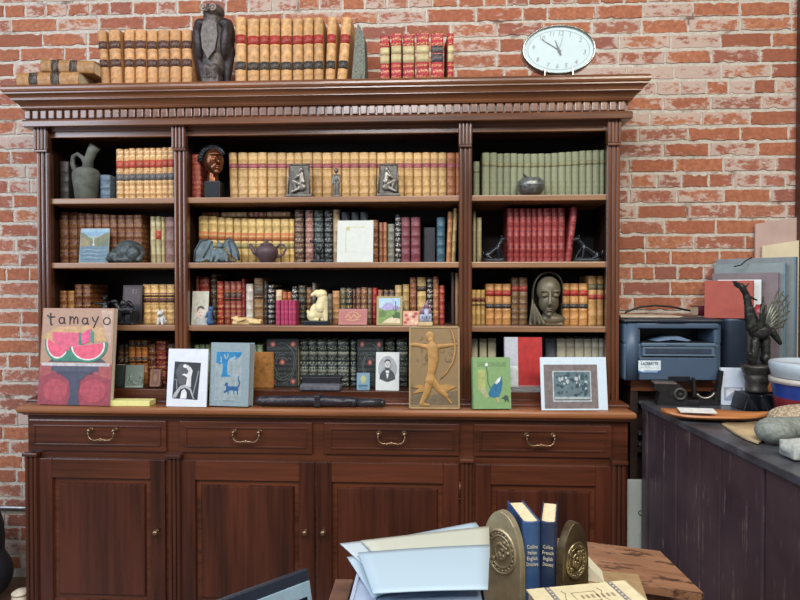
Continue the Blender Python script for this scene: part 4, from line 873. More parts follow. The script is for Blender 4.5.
for x, hh, r_ in ((-.014, .05, .011), (.004, .074, .012), (.018, .052, .009)):
    mb.cyl((x, 0, .014), (x, 0, hh), r_, r_ * .92, plain((170, 178, 198), .5)); mb.cyl((x, 0, hh), (x, 0, hh + .03), r_ * 1.15, .001, plain((150, 110, 128), .5))
    mb.box((x - .002, -r_ - .001, .03), (x + .002, -r_ * .6, .042), plain((70, 80, 120), .5))
mb.build('castle', None, t)
# bottom shelf, centre
t, w, h = card('small pale blue booklet on the bottom centre shelf', 'blue_booklet', 'booklet', 356.6, 369.6, 373, Z4, -.318, .004, (112, 146, 164), R(8), rz=R(4))
A = Art(w, h); A.ell(.5, .62, .2, .24, (180, 178, 120)); A.rect(.14, .2, .84, .3, (60, 92, 116)); A.line([(.16, .14), (.8, .1)], .05, (70, 104, 128)); A.build('cover_print', t)
t, w, h = card('white card with oval portrait of a bearded man in a suit', 'oval_portrait_card', 'card', 375.4, 399, 352.5, Z4, -.325, .003, (206, 210, 206), R(6), rz=R(-3))
A = Art(w, h); A.ell(.5, .56, .40, .34, (160, 166, 168), n=40); A.poly(arc(.5, .30, .34, .26, 0, 180) + [(.3, .26), (.5, .22), (.70, .26)], (66, 72, 76)); A.poly([(.42, .52), (.58, .52), (.54, .38), (.5, .30), (.46, .38)], (214, 216, 214)); A.poly([(.47, .46), (.53, .46), (.56, .43), (.5, .445), (.44, .43)], (40, 44, 48)); A.ell(.5, .66, .115, .125, (196, 196, 192)); A.poly([(.385, .70)] + arc(.5, .74, .13, .075, 180, 0) + [(.615, .70), (.60, .755), (.5, .775), (.42, .755)], (60, 62, 64)); A.poly([(.392, .66), (.42, .60), (.5, .585), (.58, .60), (.608, .66), (.60, .55), (.5, .515), (.40, .55)], (74, 76, 78)); A.ell(.455, .68, .02, .01, (60, 60, 60)); A.ell(.545, .68, .02, .01, (60, 60, 60)); A.line([(.5, .67), (.495, .625)], .015, (140, 140, 138)); A.line([(.46, .592), (.54, .592)], .018, (130, 120, 116)); A.build('portrait', t)
BLK = plain((40, 40, 44), .35, 0, .25, 40, .2)
t, w = figure('spectacle_case', 'black and grey leather case lying at the front of the bottom centre shelf', 'case', 299, 342, -.325, Z4)
sculpt('lower_shell', [('c', (-w / 2 + .014, .004, .014), (w / 2 - .014, .004, .014), .0135, .0135), ('b', (-w / 2 + .006, -.020, .001), (w / 2 - .006, .026, .022))], plain((96, 98, 104), .3, 0, .3, 40), t, .0025, 4)
sculpt('lid', [('c', (-w / 2 + .016, .026, .046), (w / 2 - .010, .026, .050), .012, .012), ('b', (-w / 2 + .010, .010, .022), (w / 2 - .008, .034, .054))], BLK, t, .0025, 4)
CY = -.408; CTZ = .928
xa, xb = lx(256, CY), lx(385, CY)
t = thing('umbrella', 'folded black umbrella lying along the front of the countertop', 'umbrella', ((xa + xb) / 2, CY, CTZ + .0008))
Lh = (xb - xa) / 2
sculpt('folded_canopy', [('c', (-Lh + .018, 0, .023), (0, -.001, .025), .021, .024), ('c', (0, -.001, .025), (Lh * .52, 0, .023), .024, .020), ('c', (-Lh + .03, -.013, .020), (Lh * .4, -.014, .024), .010, .010), ('c', (-Lh + .01, .010, .030), (Lh * .3, .012, .030), .011, .011)], plain((42, 38, 46), .4, 0, .35, 30, .3), t, .003, 3, rough=.003)
mb = MB(); mb.cyl((Lh * .50, 0, .021), (Lh * .56, 0, .021), .0205, .0195); mb.cyl((Lh * .56, 0, .020), (Lh * .95, 0, .019), .0165, .0175); mb.ball((Lh * .95, 0, .018), (.016, .0165, .0165)); mb.build('handle', plain((46, 46, 50), .35), t)
mb = MB(); mb.box((-.02, -.0285, .004), (.004, .022, .050), None, .004); mb.build('strap', BLK, t)
# right bay
t, w = figure('apple_sculpture', 'dark silvered apple-shaped box with curved stem on top right shelf', 'sculpture', 516, 545, -.285, Z1)
mb = MB(); mb.lathe([(0, .004), (.02, .001), (.036, .006), (.052, .022), (.058, .042), (.054, .060), (.040, .073), (.022, .074), (.008, .066), (0, .062)], None, 40); mb.build('body', plain((120, 124, 120), .34, .5, .5, 60, .5), t)
mb = MB(); mb.torus(.0575, .0022, Matrix.Translation((0, 0, .042))); mb.build('seam', plain((160, 164, 160), .3, .7), t)
mb = MB(); mb.tube([(-.004, 0, .062), (-.010, 0, .074), (-.022, 0, .082), (-.030, 0, .092)], [.004, .004, .005, .003], None, 10); mb.build('stem', DARKB, t)
for i, (a, b, lb, mir) in enumerate(((482.5, 506, 'black panther bookend left of the red leather volumes', 1), (571.5, 604.5, 'black panther bookend right of the red leather volumes', -1))):
    t, w = figure('panther_bookend', lb, 'bookend', a, b, -.265, Z2, 'panther bookends')
    g = lambda x, z, y=0: (x * mir * (1.0 if mir > 0 else 1.25), y, z)
    zo = .012
    PAN = plain((36, 40, 44), .22, .5, .3, 30)
    sculpt('panther', [('c', g(-.026, .028), g(.014, .062), .015, .014), ('e', g(-.028, .028), (.018, .016, .020)), ('c', g(.014, .064), g(.030, .088), .012, .010), ('e', g(.036, .096), (.015, .012, .011)), ('c', g(.042, .094), g(.050, .091), .007, .005), ('c', g(.014, .058, -.008), g(.020, .014, -.01), .008, .006), ('c', g(.018, .062, .008), g(.034, .030, .01), .008, .006), ('c', g(.034, .030, .01), g(.040, .014, .01), .006, .006), ('c', g(-.03, .024, -.01), g(-.012, .014, -.012), .009, .007), ('c', g(-.042, .024), g(-.05, .05), .005, .003), ('c', g(.032, .104), g(.028, .112), .004, .002), ('c', g(.036, .105, .006), g(.034, .112, .007), .004, .002)], PAN, t, .0018, 1)
    sculpt('rocky_base', [('e', g(.0, .008), (w * .46, .024, .010)), ('e', g(.026, .010), (.018, .02, .010)), ('e', g(-.03, .010), (.016, .02, .009))], plain((66, 70, 74), .5, .4, .4, 60, .4), t, .0022, 1, rough=.004)
# veiled head
BRZ = plain((108, 100, 80), .45, .25, .16, 14, .08)
t, w = figure('veiled_head', 'bronze veiled woman bust with closed lips on third right shelf', 'bust', 531, 563, -.262, Z3)
hh = lz(546, 272.5, -.262) - Z3
ez = hh * .57
sculpt('face', [('e', (.006, -.002, ez + .022), (.050, .048, .058)), ('e', (.006, -.008, ez - .030), (.042, .040, .050)), ('e', (.003, -.022, ez - .072), (.018, .020, .017)),
  ('c', (.004, -.048, ez + .012), (.001, -.060, ez - .034), .0062, .0088), ('e', (.001, -.058, ez - .038), (.0125, .008, .006)),
  ('e', (-.018, -.043, ez + .017), (.019, .009, .0042), (0, .12, 0)), ('e', (.030, -.041, ez + .017), (.019, .009, .0042), (0, -.12, 0)),
  ('e', (-.018, -.042, ez - .001), (.0130, .0085, .0072)), ('e', (.030, -.040, ez - .001), (.0130, .0085, .0072)),
  ('e', (.000, -.049, ez - .0555), (.0145, .0075, .0042)), ('e', (.000, -.048, ez - .0640), (.0125, .0075, .0046)), ('e', (.001, -.040, ez - .080), (.013, .011, .010)),
  ('c', (.010, .010, ez - .07), (.014, .012, .030), .027, .034), ('e', (.020, .006, .026), (.058, .034, .0255)), ('b', (-.036, -.018, .001), (.066, .036, .010))], BRZ, t, .0022, 4)
DKZ = plain((70, 64, 52), .42, .25, .2, 14, .1)  # bronze darkened for the veil, shade of the hood put into the colour
rim = [(-.066, .002), (-.061, .04), (-.058, .077), (-.0595, .128), (-.0525, .176), (-.032, .2095), (.003, .2235), (.036, .216), (.0565, .193), (.0630, .160), (.0620, .11), (.058, .06), (.062, .002)]
def spl(p, n=5):
    out = []
    for k in range(len(p) - 1):
        p0, p1, p2, p3 = p[max(k - 1, 0)], p[k], p[k + 1], p[min(k + 2, len(p) - 1)]
        for q in range(n):
            u_ = q / n; out.append(tuple(.5 * (2 * p1[i_] + (p2[i_] - p0[i_]) * u_ + (2 * p0[i_] - 5 * p1[i_] + 4 * p2[i_] - p3[i_]) * u_ * u_ + (3 * p1[i_] - p0[i_] - 3 * p2[i_] + p3[i_]) * u_ ** 3) for i_ in (0, 1)))
    return out + [p[-1]]
rim = spl(rim); mb = MB(); rows_ = []
for (y, s_) in ((-.012, .97), (-.014, 1.0), (-.008, 1.03), (.020, 1.03), (.045, .95), (.062, .75), (.070, .4), (.071, .05)):
    rows_.append([mb.bm.verts.new((.002 + (x - .002) * s_, y, max(.0006, .10 + (z - .10) * (s_ if z > .10 else 1.0)))) for x, z in rim])
for p, q in zip(rows_, rows_[1:]):
    for k in range(len(rim) - 1): mb.bm.faces.new((p[k], p[k + 1], q[k + 1], q[k])).smooth = True
v_ = mb.build('veil', DKZ, t); so = v_.modifiers.new('thickness', 'SOLIDIFY'); so.thickness = .003; so.offset = -1
sculpt('drapery', [('c', p, q, a, b) for p, q, a, b in [((-.070, -.004, .008), (-.060, -.006, .11), .0070, .004), ((-.052, -.012, .008), (-.058, -.008, .10), .0072, .004), ((-.034, -.018, .008), (-.054, -.010, .088), .0072, .004), ((-.016, -.024, .008), (-.048, -.012, .075), .0072, .004)]] + [('b', (-.074, -.012, .001), (-.03, .02, .006))], plain((100, 92, 74), .42, .3, .2, 14, .1), t, .0022, 2)
# ------------------------------------------------------------------ things leaning on the countertop
def leaner_book(label, x0, x1, ytop, Y, th, color, tilt=R(6), rz=0, **k): return front_book(label, x0, x1, ytop, CTZ, Y, th, color, None, rz, tilt, **k)
t, w, h = leaner_book('large picture book with painted watermelon slices leaning at the left of the countertop', 34.5, 110.5, 309, -.435, .026, (176, 140, 118), R(5.5), rz=R(-4), pc=(222, 214, 194))
A = Art(w, h)
A.poly([(0, .28), (0, 0), (1, 0), (1, .26), (.7, .34), (.3, .36)], (150, 66, 78)); A.poly([(0, .42), (0, .28), (.3, .36), (.7, .34), (1, .26), (1, .42)], (164, 84, 84))
A.poly([(.0, .7), (.1, .62), (.9, .66), (.95, .78), (.7, .82), (.2, .8)], (196, 158, 112)); A.poly([(.82, .98), (.98, .98), (.98, .6), (.9, .7)], (188, 160, 140))
A.ell(.24, .15, .17, .115, (174, 76, 86)); A.ell(.76, .15, .18, .12, (172, 74, 86))
def slice_(u, v, ru, rv, a0, a1):
    def cap(s): return [(u + ru * s * math.cos(R(a0 + (a1 - a0) * k / 20)), v + rv * s * math.sin(R(a0 + (a1 - a0) * k / 20))) for k in range(21)]
    A.poly(cap(1.0), (62, 132, 110)); A.poly(cap(.88), (226, 214, 206)); A.poly(cap(.80), (222, 92, 116))
A.poly([(.12, .44), (.92, .44), (.86, .475), (.18, .475)], (78, 76, 88)); A.rect(.03, .40, .97, .43, (190, 186, 188)); A.poly([(.17, .40), (.82, .40), (.82, .345), (.17, .345)], (80, 82, 98)); A.poly([(.23, .345), (.75, .345), (.73, .315), (.25, .315)], (66, 68, 84)); A.poly([(.30, .315), (.68, .315), (.58, .25), (.555, .12), (.58, 0), (.42, 0), (.445, .12), (.42, .25)], (72, 74, 92))
A.poly([(.16, .75), (.56, .745), (.56, .60), (.45, .54), (.26, .58), (.16, .68)], (214, 96, 122)); A.poly([(.53, .745), (.585, .74), (.575, .62), (.53, .62)], (66, 128, 112)); A.poly([(.555, .73), (.69, .79), (.70, .66), (.58, .62)], (216, 88, 130)); A.poly([(.69, .79), (.735, .74), (.735, .64), (.69, .66)], (72, 140, 120))
A.poly([(.30, .45), (.62, .45), (.56, .54), (.36, .56)], (64, 128, 108))
slice_(.245, .655, .185, .205, 172, 322); slice_(.665, .61, .265, .17, 184, 374)
A.build('cover_painting', t)
BL = (34, 28, 28); ART = [None]; BOOK = t
def let():
    if ART[0]: ART[0].build('letter', BOOK)
    ART[0] = Art(w, h); ART[0].k = 18
def st(pts, wd=.013): ART[0].line(pts, wd, BL)
let()
L0 = .845
st([(.07, .925), (.10, .905), (.18, .91)], .015); st([(.115, .95), (.12, .87), (.13, .825), (.15, .828)], .015)
def la(u, v): let(); st(arc(u, v, .036, .032, 40, 330)); st([(u + .034, v + .032), (u + .036, v - .012), (u + .052, v - .036)])
la(.275, .872); let()
st([(.39, .918), (.395, .832)]); st([(.393, .875), (.42, .912), (.445, .895), (.448, .838)]); st([(.448, .88), (.475, .915), (.50, .89), (.502, .838)])
la(.60, .868); let()
st([(.70, .91), (.715, .875), (.74, .862)]); st([(.785, .918), (.76, .865), (.725, .795)])
let(); st(arc(.905, .868, .046, .036, 0, 360, 18))
let()
t = tag(MB().box((-.086, -.03, 0), (.086, .03, .022), plain((224, 218, 140), .7, 0, .05), .002).build('sticky_note_pad', None, None, (lx(131, -.41), -.405, CTZ + .0006), (0, 0, R(1))), 'pale yellow block of sticky notes right of the watermelon picture book', 'note pad')
t, w, h = card('white mounted black and white photograph of a standing figure on the countertop', 'mounted_photograph', 'photograph', 165, 206, 349.5, CTZ, -.438, .008, (214, 218, 224), R(6), rz=R(-3), part='mount')
A = Art(w, h); A.poly([(.14, .14), (.78, .12), (.83, .76), (.17, .78)], (46, 48, 52)); A.poly([(.30, .74), (.5, .74), (.6, .5), (.5, .3), (.3, .4), (.2, .6)], (84, 86, 90)); A.poly([(.14, .14), (.24, .16), (.34, .30), (.46, .33), (.58, .28), (.66, .14), (.70, .13), (.60, .32), (.48, .385), (.34, .36), (.24, .28), (.18, .22)], (170, 172, 174)); A.poly([(.34, .14), (.5, .14), (.5, .25), (.44, .31), (.37, .27)], (222, 224, 226)); A.poly([(.47, .36), (.60, .34), (.60, .52), (.63, .62), (.58, .68), (.50, .72), (.46, .68), (.52, .62), (.50, .56), (.42, .57), (.36, .55), (.44, .53), (.50, .5)], (214, 214, 214)); A.ell(.435, .70, .045, .030, (226, 226, 226)); A.line([(.17, .46), (.24, .47), (.25, .3)], .02, (150, 152, 154)); A.line([(.78, .62), (.72, .4), (.66, .2)], .03, (130, 132, 136)); A.build('photograph', t)
t, w, h = leaner_book('pale blue-grey book with a blue tree and walking blue cat on its cover', 207.5, 248.5, 343.5, -.437, .05, (138, 156, 162), R(5), rz=R(-6), pc=(176, 186, 186))
A = Art(w, h); A.rect(.14, .09, .80, .86, (158, 170, 170)); A.rect(.155, .10, .785, .85, (146, 160, 162))
B1 = (24, 122, 172)
A.poly([(.15, .855), (.80, .855), (.785, .80), (.72, .765), (.66, .735), (.60, .735), (.56, .76), (.50, .76), (.455, .71), (.435, .63), (.435, .55), (.46, .495), (.54, .475), (.53, .465), (.29, .455), (.31, .52), (.325, .60), (.32, .655), (.28, .675), (.24, .65), (.20, .675), (.15, .68)], B1)
A.poly([(.36, .83), (.39, .78), (.40, .74), (.44, .80), (.43, .83), (.47, .82), (.46, .78), (.42, .74), (.385, .735), (.345, .78)], (152, 166, 168)); A.poly([(.25, .80), (.27, .72), (.24, .70), (.30, .68), (.29, .76)], (152, 166, 168)); A.poly([(.53, .745), (.60, .775), (.62, .80), (.64, .765), (.70, .77), (.62, .745)], (152, 166, 168))
B2 = (28, 84, 136)
A.poly([(.40, .35), (.415, .37), (.44, .365), (.46, .37), (.47, .345), (.46, .325), (.52, .31), (.62, .315), (.70, .31), (.735, .27), (.73, .235), (.74, .19), (.715, .185), (.70, .24), (.64, .25), (.64, .19), (.62, .185), (.615, .245), (.53, .25), (.49, .235), (.50, .19), (.475, .185), (.46, .235), (.40, .205), (.365, .215), (.37, .228), (.42, .25), (.435, .29), (.42, .315), (.395, .32), (.385, .335)], B2)
A.line([(.71, .29), (.75, .33), (.765, .375), (.735, .41), (.725, .45), (.745, .475)], [.035, .034, .032, .03, .026, .018], B2); A.rect(.36, .082, .62, .088, (90, 104, 110)); A.build('cover_picture', t)
t, w, h = card('tan plaque with a running archer in relief leaning at the third post', 'archer_plaque', 'plaque', 409, 460, 327.5, CTZ, -.437, .016, (134, 110, 74), R(6.5), part='board')
GO = plain((172, 130, 72), .5, .1, .16, 30)
mb = MB(); fr = .012
for a, b in (((-w / 2, 0), (w / 2, .006)), ((-w / 2, h - .006), (w / 2, h)), ((-w / 2, 0), (-w / 2 + .006, h)), ((w / 2 - .006, 0), (w / 2, h))): mb.box((a[0], -.003, a[1]), (b[0], .001, b[1]), None, .001)
mb.build('border', plain((166, 140, 96), .55), t)
A = Art(w, h)
for k in range(26):
    u, v = random.uniform(.1, .9), random.uniform(.55, .92); A.line(arc(u, v, .05, .04, random.uniform(0, 360), random.uniform(200, 500), 5), .012, (110, 92, 62))
A.build('leaf_pattern', t)
A = Art(w, h); A.poly([(.04, .05), (.96, .05), (.96, .22), (.7, .20), (.4, .16), (.04, .3)], (110, 94, 70)); A.build('ground_shape', t)
P_ = lambda u, v: (-w / 2 + u * w, h * v)
def lim(pts, rs): return [('c', (P_(*pts[k])[0], -.003, P_(*pts[k])[1]), (P_(*pts[k + 1])[0], -.003, P_(*pts[k + 1])[1]), rs[k], rs[k + 1]) for k in range(len(pts) - 1)]
pr = lim([(.46, .74), (.48, .60), (.43, .42), (.42, .34)], [.025, .022, .016, .023]) + lim([(.42, .36), (.36, .22), (.24, .055)], [.018, .014, .008]) + lim([(.24, .055), (.40, .045)], [.007, .005]) + lim([(.44, .36), (.62, .22), (.74, .155)], [.017, .012, .010]) + lim([(.70, .17), (.84, .07)], [.007, .004]) + lim([(.40, .75), (.10, .78), (.03, .775)], [.010, .008, .006]) + lim([(.50, .75), (.78, .77), (.93, .785)], [.011, .008, .006]) + lim([(.45, .78), (.43, .84)], [.010, .012])
pr += [('e', (P_(.41, .88)[0], -.003, P_(.41, .88)[1]), (.018, .008, .021))]
ao = sculpt('archer', pr, GO, t, .0022, 2); ao.scale = (1, .45, 1)
mb = MB(); mb.tube([(P_(u, v)[0], -.003, P_(u, v)[1]) for u, v in [(.80, .985), (.86, .92), (.90, .82), (.91, .70), (.86, .56), (.74, .44), (.62, .36)]], [.002, .004, .0045, .0045, .004, .003, .002], GO, 8)
mb.prism([P_(*q) for q in [(.52, .28), (.74, .30), (.93, .27), (.80, .23), (.70, .19), (.60, .22)]], -.004, .001, GO); mb.prism([P_(*q) for q in [(.36, .27), (.2, .29), (.04, .26), (.2, .25), (.06, .18), (.3, .21)]], -.004, .001, GO)
mb.build('bow_and_cloth', None, t)
t, w, h = leaner_book('small green book with a blue bird on its cover at the right of the countertop', 473, 512, 358, -.437, .03, (126, 160, 106), R(7), rz=R(5), )
A = Art(w, h); A.rect(.14, .82, .88, .91, (118, 150, 98)); A.line([(.14, .9), (.3, .84), (.5, .9), (.7, .83), (.88, .9)], .03, (104, 138, 92)); A.rect(.14, .36, .34, .76, (166, 176, 108)); A.poly([(.14, .4), (.36, .2), (.42, .26), (.3, .42)], (172, 170, 130))
for k in range(4): A.rect(.16, .42 + .085 * k, .32, .425 + .085 * k, (140, 160, 98))
A.line([(.36, .86), (.40, .66), (.40, .52), (.46, .40)], .018, (70, 94, 60)); A.ell(.37, .86, .04, .035, (216, 220, 214))
A.poly([(.41, .30), (.44, .24), (.56, .22), (.68, .24), (.74, .34), (.78, .52), (.76, .62), (.70, .60), (.58, .50), (.48, .42)], (44, 110, 146)); A.poly([(.58, .50), (.66, .58), (.74, .62), (.72, .54), (.62, .47)], (214, 220, 220)); A.poly([(.60, .22), (.66, .12), (.69, .12), (.66, .22)], (196, 170, 130)); A.poly([(.74, .2), (.86, .27), (.92, .24), (.94, .12), (.88, .18), (.84, .12), (.82, .2)], (66, 84, 70)); A.build('cover_picture', t)
t, w, h = card('landscape photograph in grey mat on white board leaning at the right of the countertop', 'matted_photograph', 'photograph', 541.5, 609.5, 358, CTZ, -.430, .006, (206, 222, 232), R(8), rz=R(4), part='board')
A = Art(w, h); A.rect(.05, .03, .86, .86, (128, 118, 116), .25); A.rect(.18, .16, .76, .74, (196, 204, 206), .25); A.rect(.195, .20, .745, .725, (104, 124, 130), .25)
rr = random.Random(5)
for k in range(46):
    u, v = rr.uniform(.24, .70), rr.uniform(.28, .68); A.ell(u, v, rr.uniform(.008, .03), rr.uniform(.015, .05), (190, 200, 202) if .36 < v < .62 and rr.random() < .6 else (72, 92, 100), n=7, rough=.25)
A.rect(.20, .205, .74, .25, (172, 182, 184), .25); A.build('photograph', t)
# red and white book in an acrylic stand on the bottom right shelf
t, w, h = front_book('tall red and white book standing behind the green book and the matted photograph', 505, 543, 337.5, Z4 + .018, -.325, .02, (188, 190, 198), None, R(0), R(6))
A = Art(w, h); A.rect(.36, .0, 1.0, 1.0, (176, 38, 36)); A.line([(.45, .85), (.6, .9), (.8, .84), (.9, .9)], .02, (180, 40, 38)); A.rect(0, 0, .36, .42, (206, 214, 216)); A.build('cover_print', t)
s_ = thing('book_stand', 'clear acrylic stand under the red and white book', 'stand', (lx(526, -.33), -.325, Z4 + .0008))
ACR = plain((200, 196, 196), .15, 0, .05); g = MB(); g.box((-.062, -.007, .0), (.085, .050, .0165), None, .002); g.box((-.062, -.0115, 0), (.085, -.0075, .028), None, .001); m_, nt_, b_ = nodes('acrylic'); b_.inputs['Transmission Weight'].default_value = .85; b_.inputs['Roughness'].default_value = .08; b_.inputs['Base Color'].default_value = (.9, .92, .92, 1)
g.build('acrylic', m_, s_)

# ------------------------------------------------------------------ right of the bookcase: printer on its cabinet
CZ = 1.030; cf = -.29
cx0 = .83; cx1 = 1.80
pc = thing('printer_cabinet', 'dark wooden cabinet with drawer slots carrying the printer', 'cabinet', (1.3, -.16, 0))
def pb(mb, name, mat, par=pc):
    o = mb.build(name, mat, par)
    if par is pc: o.location = (-1.3, .16, 0)
    return o
DKW = wood((34, 24, 20), (58, 40, 32), 'Z', .5)
mb = MB(); mb.box((cx0, cf, .03), (cx0 + .03, -.02, CZ - .03)); mb.box((cx1 - .03, cf, .03), (cx1, -.02, CZ - .03)); mb.box((cx0 + .03, -.05, .03), (cx1 - .03, -.02, CZ - .03)); mb.box((cx0, cf, 0), (cx1, -.02, .03)); mb.box((cx0 + .03, cf, .73), (cx1 - .03, -.05, .75)); mb.box((cx0 + .03, cf + .05, .03), (cx1 - .03, cf + .06, CZ - .03)); pb(mb, 'carcass', DKW)
mb = MB(); mb.box((cx0, cf - .004, CZ - .045), (cx1, -.02, CZ), None, .004); pb(mb, 'top', wood((120, 66, 40), (168, 104, 66), 'X', .35))
for z in (.93, .80, .755):
    mb = MB(); mb.box((cx0 + .035, cf - .002, z), (cx1 - .035, cf + .05, z + .012), None, .002); pb(mb, 'slide', plain((96, 92, 90), .4, .3))
mb = MB(); mb.box((lx(628.5, -.33), -.325, .01), (lx(628.5, -.33) + .20, -.312, lz(636, 480, -.325)), plain((206, 214, 206), .5, 0, .03), .002)
wp = thing('white_board', 'white painted board with a ring pull standing beside the sideboard', 'board', (.9, -.318, 0)); o = mb.build('panel', None, wp); o.location = (-.9, .318, 0)
mb = MB(); c_ = at(641, 513, -.328); mb.torus(.0095, .0022, Matrix.Translation((c_.x, -.3265, c_.z)) @ Matrix.Rotation(R(90), 4, 'X')); o = mb.build('ring_pull', plain((130, 130, 126), .3, .8), wp); o.location = (-.9, .318, 0)
PY = -.36; pxa, pxb = .782, lx(723, PY); PH = lz(680, 320, PY) - CZ
pr_ = thing('printer', 'dark blue-grey laser printer standing right of the bookcase', 'printer', ((pxa + pxb) / 2, PY, CZ + .006))
w = pxb - pxa; h = PH; BODY = plain((70, 88, 108), .42, 0, .05, 8); BODL = plain((84, 104, 122), .4, 0, .05, 8); BLKP = plain((22, 26, 34), .4, 0, .1)
sl0, sl1 = h * .62, h * .86   # paper exit mouth
mb = MB()
mb.box((-w / 2, .01, 0), (w / 2, .31, h * .60), None, .012); mb.box((-w / 2, .01, h * .58), (-w / 2 + .068, .31, h * .93), None, .012); mb.box((w / 2 - .030, .01, h * .58), (w / 2, .31, h * .93), None, .010); mb.box((-w / 2 + .03, .16, h * .5), (w / 2 - .02, .31, h * .93)); mb.box((-w / 2 + .05, .002, h * .84), (w / 2 - .012, .18, h * .93), None, .006)
mb.cyl((-w / 2 + .035, .030, .004), (-w / 2 + .035, .030, h * .92), .032, None, None, 28)
mb.build('body', BODY, pr_)
mb = MB(); mb.box((-w / 2 - .004, -.006, h * .935), (w / 2 + .004, .315, h * .985), None, .008); mb.box((-.06, -.010, h * .945), (.05, -.002, h * .985), None, .002); mb.box((-w / 2 + .02, .02, h * .985), (w / 2 - .02, .30, h * 1.0), None, .004); mb.build('scanner_lid', plain((44, 50, 60), .4, 0, .05), pr_)
mb = MB(); mb.box((-w / 2 + .07, .006, h * .615), (w / 2 - .03, .16, h * .625)); mb.box((-w / 2 + .07, .155, h * .62), (w / 2 - .03, .162, h * .86)); mb.build('exit_tray', BLKP, pr_)
mb = MB(); A_ = [(-.075, h * .64), (-.02, h * .70), (.03, h * .71), (.075, h * .65), (.06, h * .635), (0, h * .66), (-.05, h * .635)]; mb.prism(A_, .012, .11, plain((110, 130, 156), .3)); mb.build('paper_support', None, pr_)
mb = MB(); mb.box((-w / 2 + .068, -.006, h * .555), (w / 2 - .028, .015, h * .612), None, .004); mb.box((-.03, -.009, h * .58), (.045, 0, h * .605), None, .002); mb.build('tray_lip', BODL, pr_)
mb = MB(); mb.box((-w / 2 + .072, -.004, h * .40), (w / 2 - .032, .012, h * .545), None, .003); mb.build('front_cover', BODL, pr_)
mb = MB(); mb.box((-w / 2 + .082, -.008, h * .44), (w / 2 - .046, .0, h * .53), None, .002); mb.build('manual_feed_slot', plain((52, 64, 80), .4), pr_)
mb = MB(); mb.box((-w / 2 + .07, -.011, h * .405), (w / 2 - .03, .0, h * .435), None, .003); mb.build('slot_edge', BODL, pr_)
mb = MB(); mb.box((-w / 2 + .06, -.002, .006), (w / 2 - .022, .012, h * .385), None, .004); mb.build('paper_cassette', BODY, pr_)
mb = MB(); mb.box((-.02, -.005, .0), (.065, .0, h * .085), None, .002); mb.build('cassette_handle', BLKP, pr_)
su0, su1 = lx(638.5, PY) - (pxa + pxb) / 2, lx(661, PY) - (pxa + pxb) / 2; sv0, sv1 = lz(650, 373, PY) - CZ - .006, lz(650, 360.5, PY) - CZ - .006
A = Art(su1 - su0, sv1 - sv0, su0, sv0); A.rect(0, .0, 1, 1, (214, 226, 230)); A.poly([(0, .22), (0, 0), (1, 0), (1, .24), (.9, .2), (.3, .2), (.14, .12)], (40, 88, 142)); A.rect(.10, .46, .52, .50, (140, 156, 160)); A.rect(.50, .40, .92, .43, (150, 166, 170))
for k in range(9): A.rect(.20 + .075 * k, .07, .25 + .075 * k, .14, (206, 222, 234))
A.build('sticker', pr_, (0, -.0025, 0))
text('LAZERBYTE', (sv1 - sv0) * .33, plain((70, 92, 120), .5), pr_, ((su0 + su1) / 2, -.0045, sv0 + (sv1 - sv0) * .76), name='sticker_lettering', sx=.78)
mb = MB(); mb.prism([(-w / 2 + .01, 0), (w / 2 - .14, 0), (w / 2 - .12, .005), (-w / 2 + .01, .009)], .04, .22)
PT = CZ + .006 + h
o = mb.build('paper_sheets', plain((190, 172, 150), .7), None, ((pxa + pxb) / 2, PY + .04, PT + .0008)); tag(o, 'few loose tan paper sheets lying on the printer lid', 'paper')
mb = MB(); q = [(622, 318), (626, 312), (640, 307), (655, 305.5), (670, 306.5), (684, 309.5), (692, 311)]
mb.tube([(lambda v: (v.x, -.06, v.z))(at(a, b, -.06)) for a, b in q], .0045, None, 8); tag(mb.build('power_cable', plain((26, 24, 26), .5)), 'black cable arching over the back of the printer', 'cable')
xa, xb = lx(692.5, -.10), lx(706.5, -.10); book('maroon book lying on the back of the printer lid', .042, xb - xa, .09, (xa, -.16, PT + .024), rot=(0, R(90), 0), color=(96, 30, 44))
# dark bin and portfolios
bx0, bx1 = lx(725, -.27), lx(748, -.27)
mb = MB(); prof = []
for k in range(25):
    a = 2 * math.pi * k / 24; c_, s_ = math.cos(a), math.sin(a); prof.append((abs(c_) ** .5 * math.copysign(1, c_), abs(s_) ** .5 * math.copysign(1, s_)))
prof = prof[:-1]; hb_ = lz(740, 319, -.27) - CZ; rg = []
for (s, z) in ((.92, 0), (1.0, .01), (1.03, hb_ - .012), (1.06, hb_ - .01), (1.06, hb_), (.98, hb_), (.96, .02)):
    rg.append([mb.bm.verts.new((x * s * (bx1 - bx0) / 2, y * s * .048, z)) for x, y in prof])
for r1, r2 in zip(rg, rg[1:]):
    for k in range(24): mb.bm.faces.new((r1[k], r1[(k + 1) % 24], r2[(k + 1) % 24], r2[k])).smooth = True
mb.bm.faces.new(rg[0]); mb.bm.faces.new(rg[-1])
tag(mb.build('waste_bin', plain((66, 78, 96), .35, 0, .1, 10), None, ((bx0 + bx1) / 2 + .002, -.234, CZ + .0008)), 'dark blue-grey bin between the printer and the griffin statue', 'bin')
TH = R(44); U = Vector((math.cos(TH), -math.sin(TH), 0)); NN = Vector((-math.sin(TH), -math.cos(TH), 0))
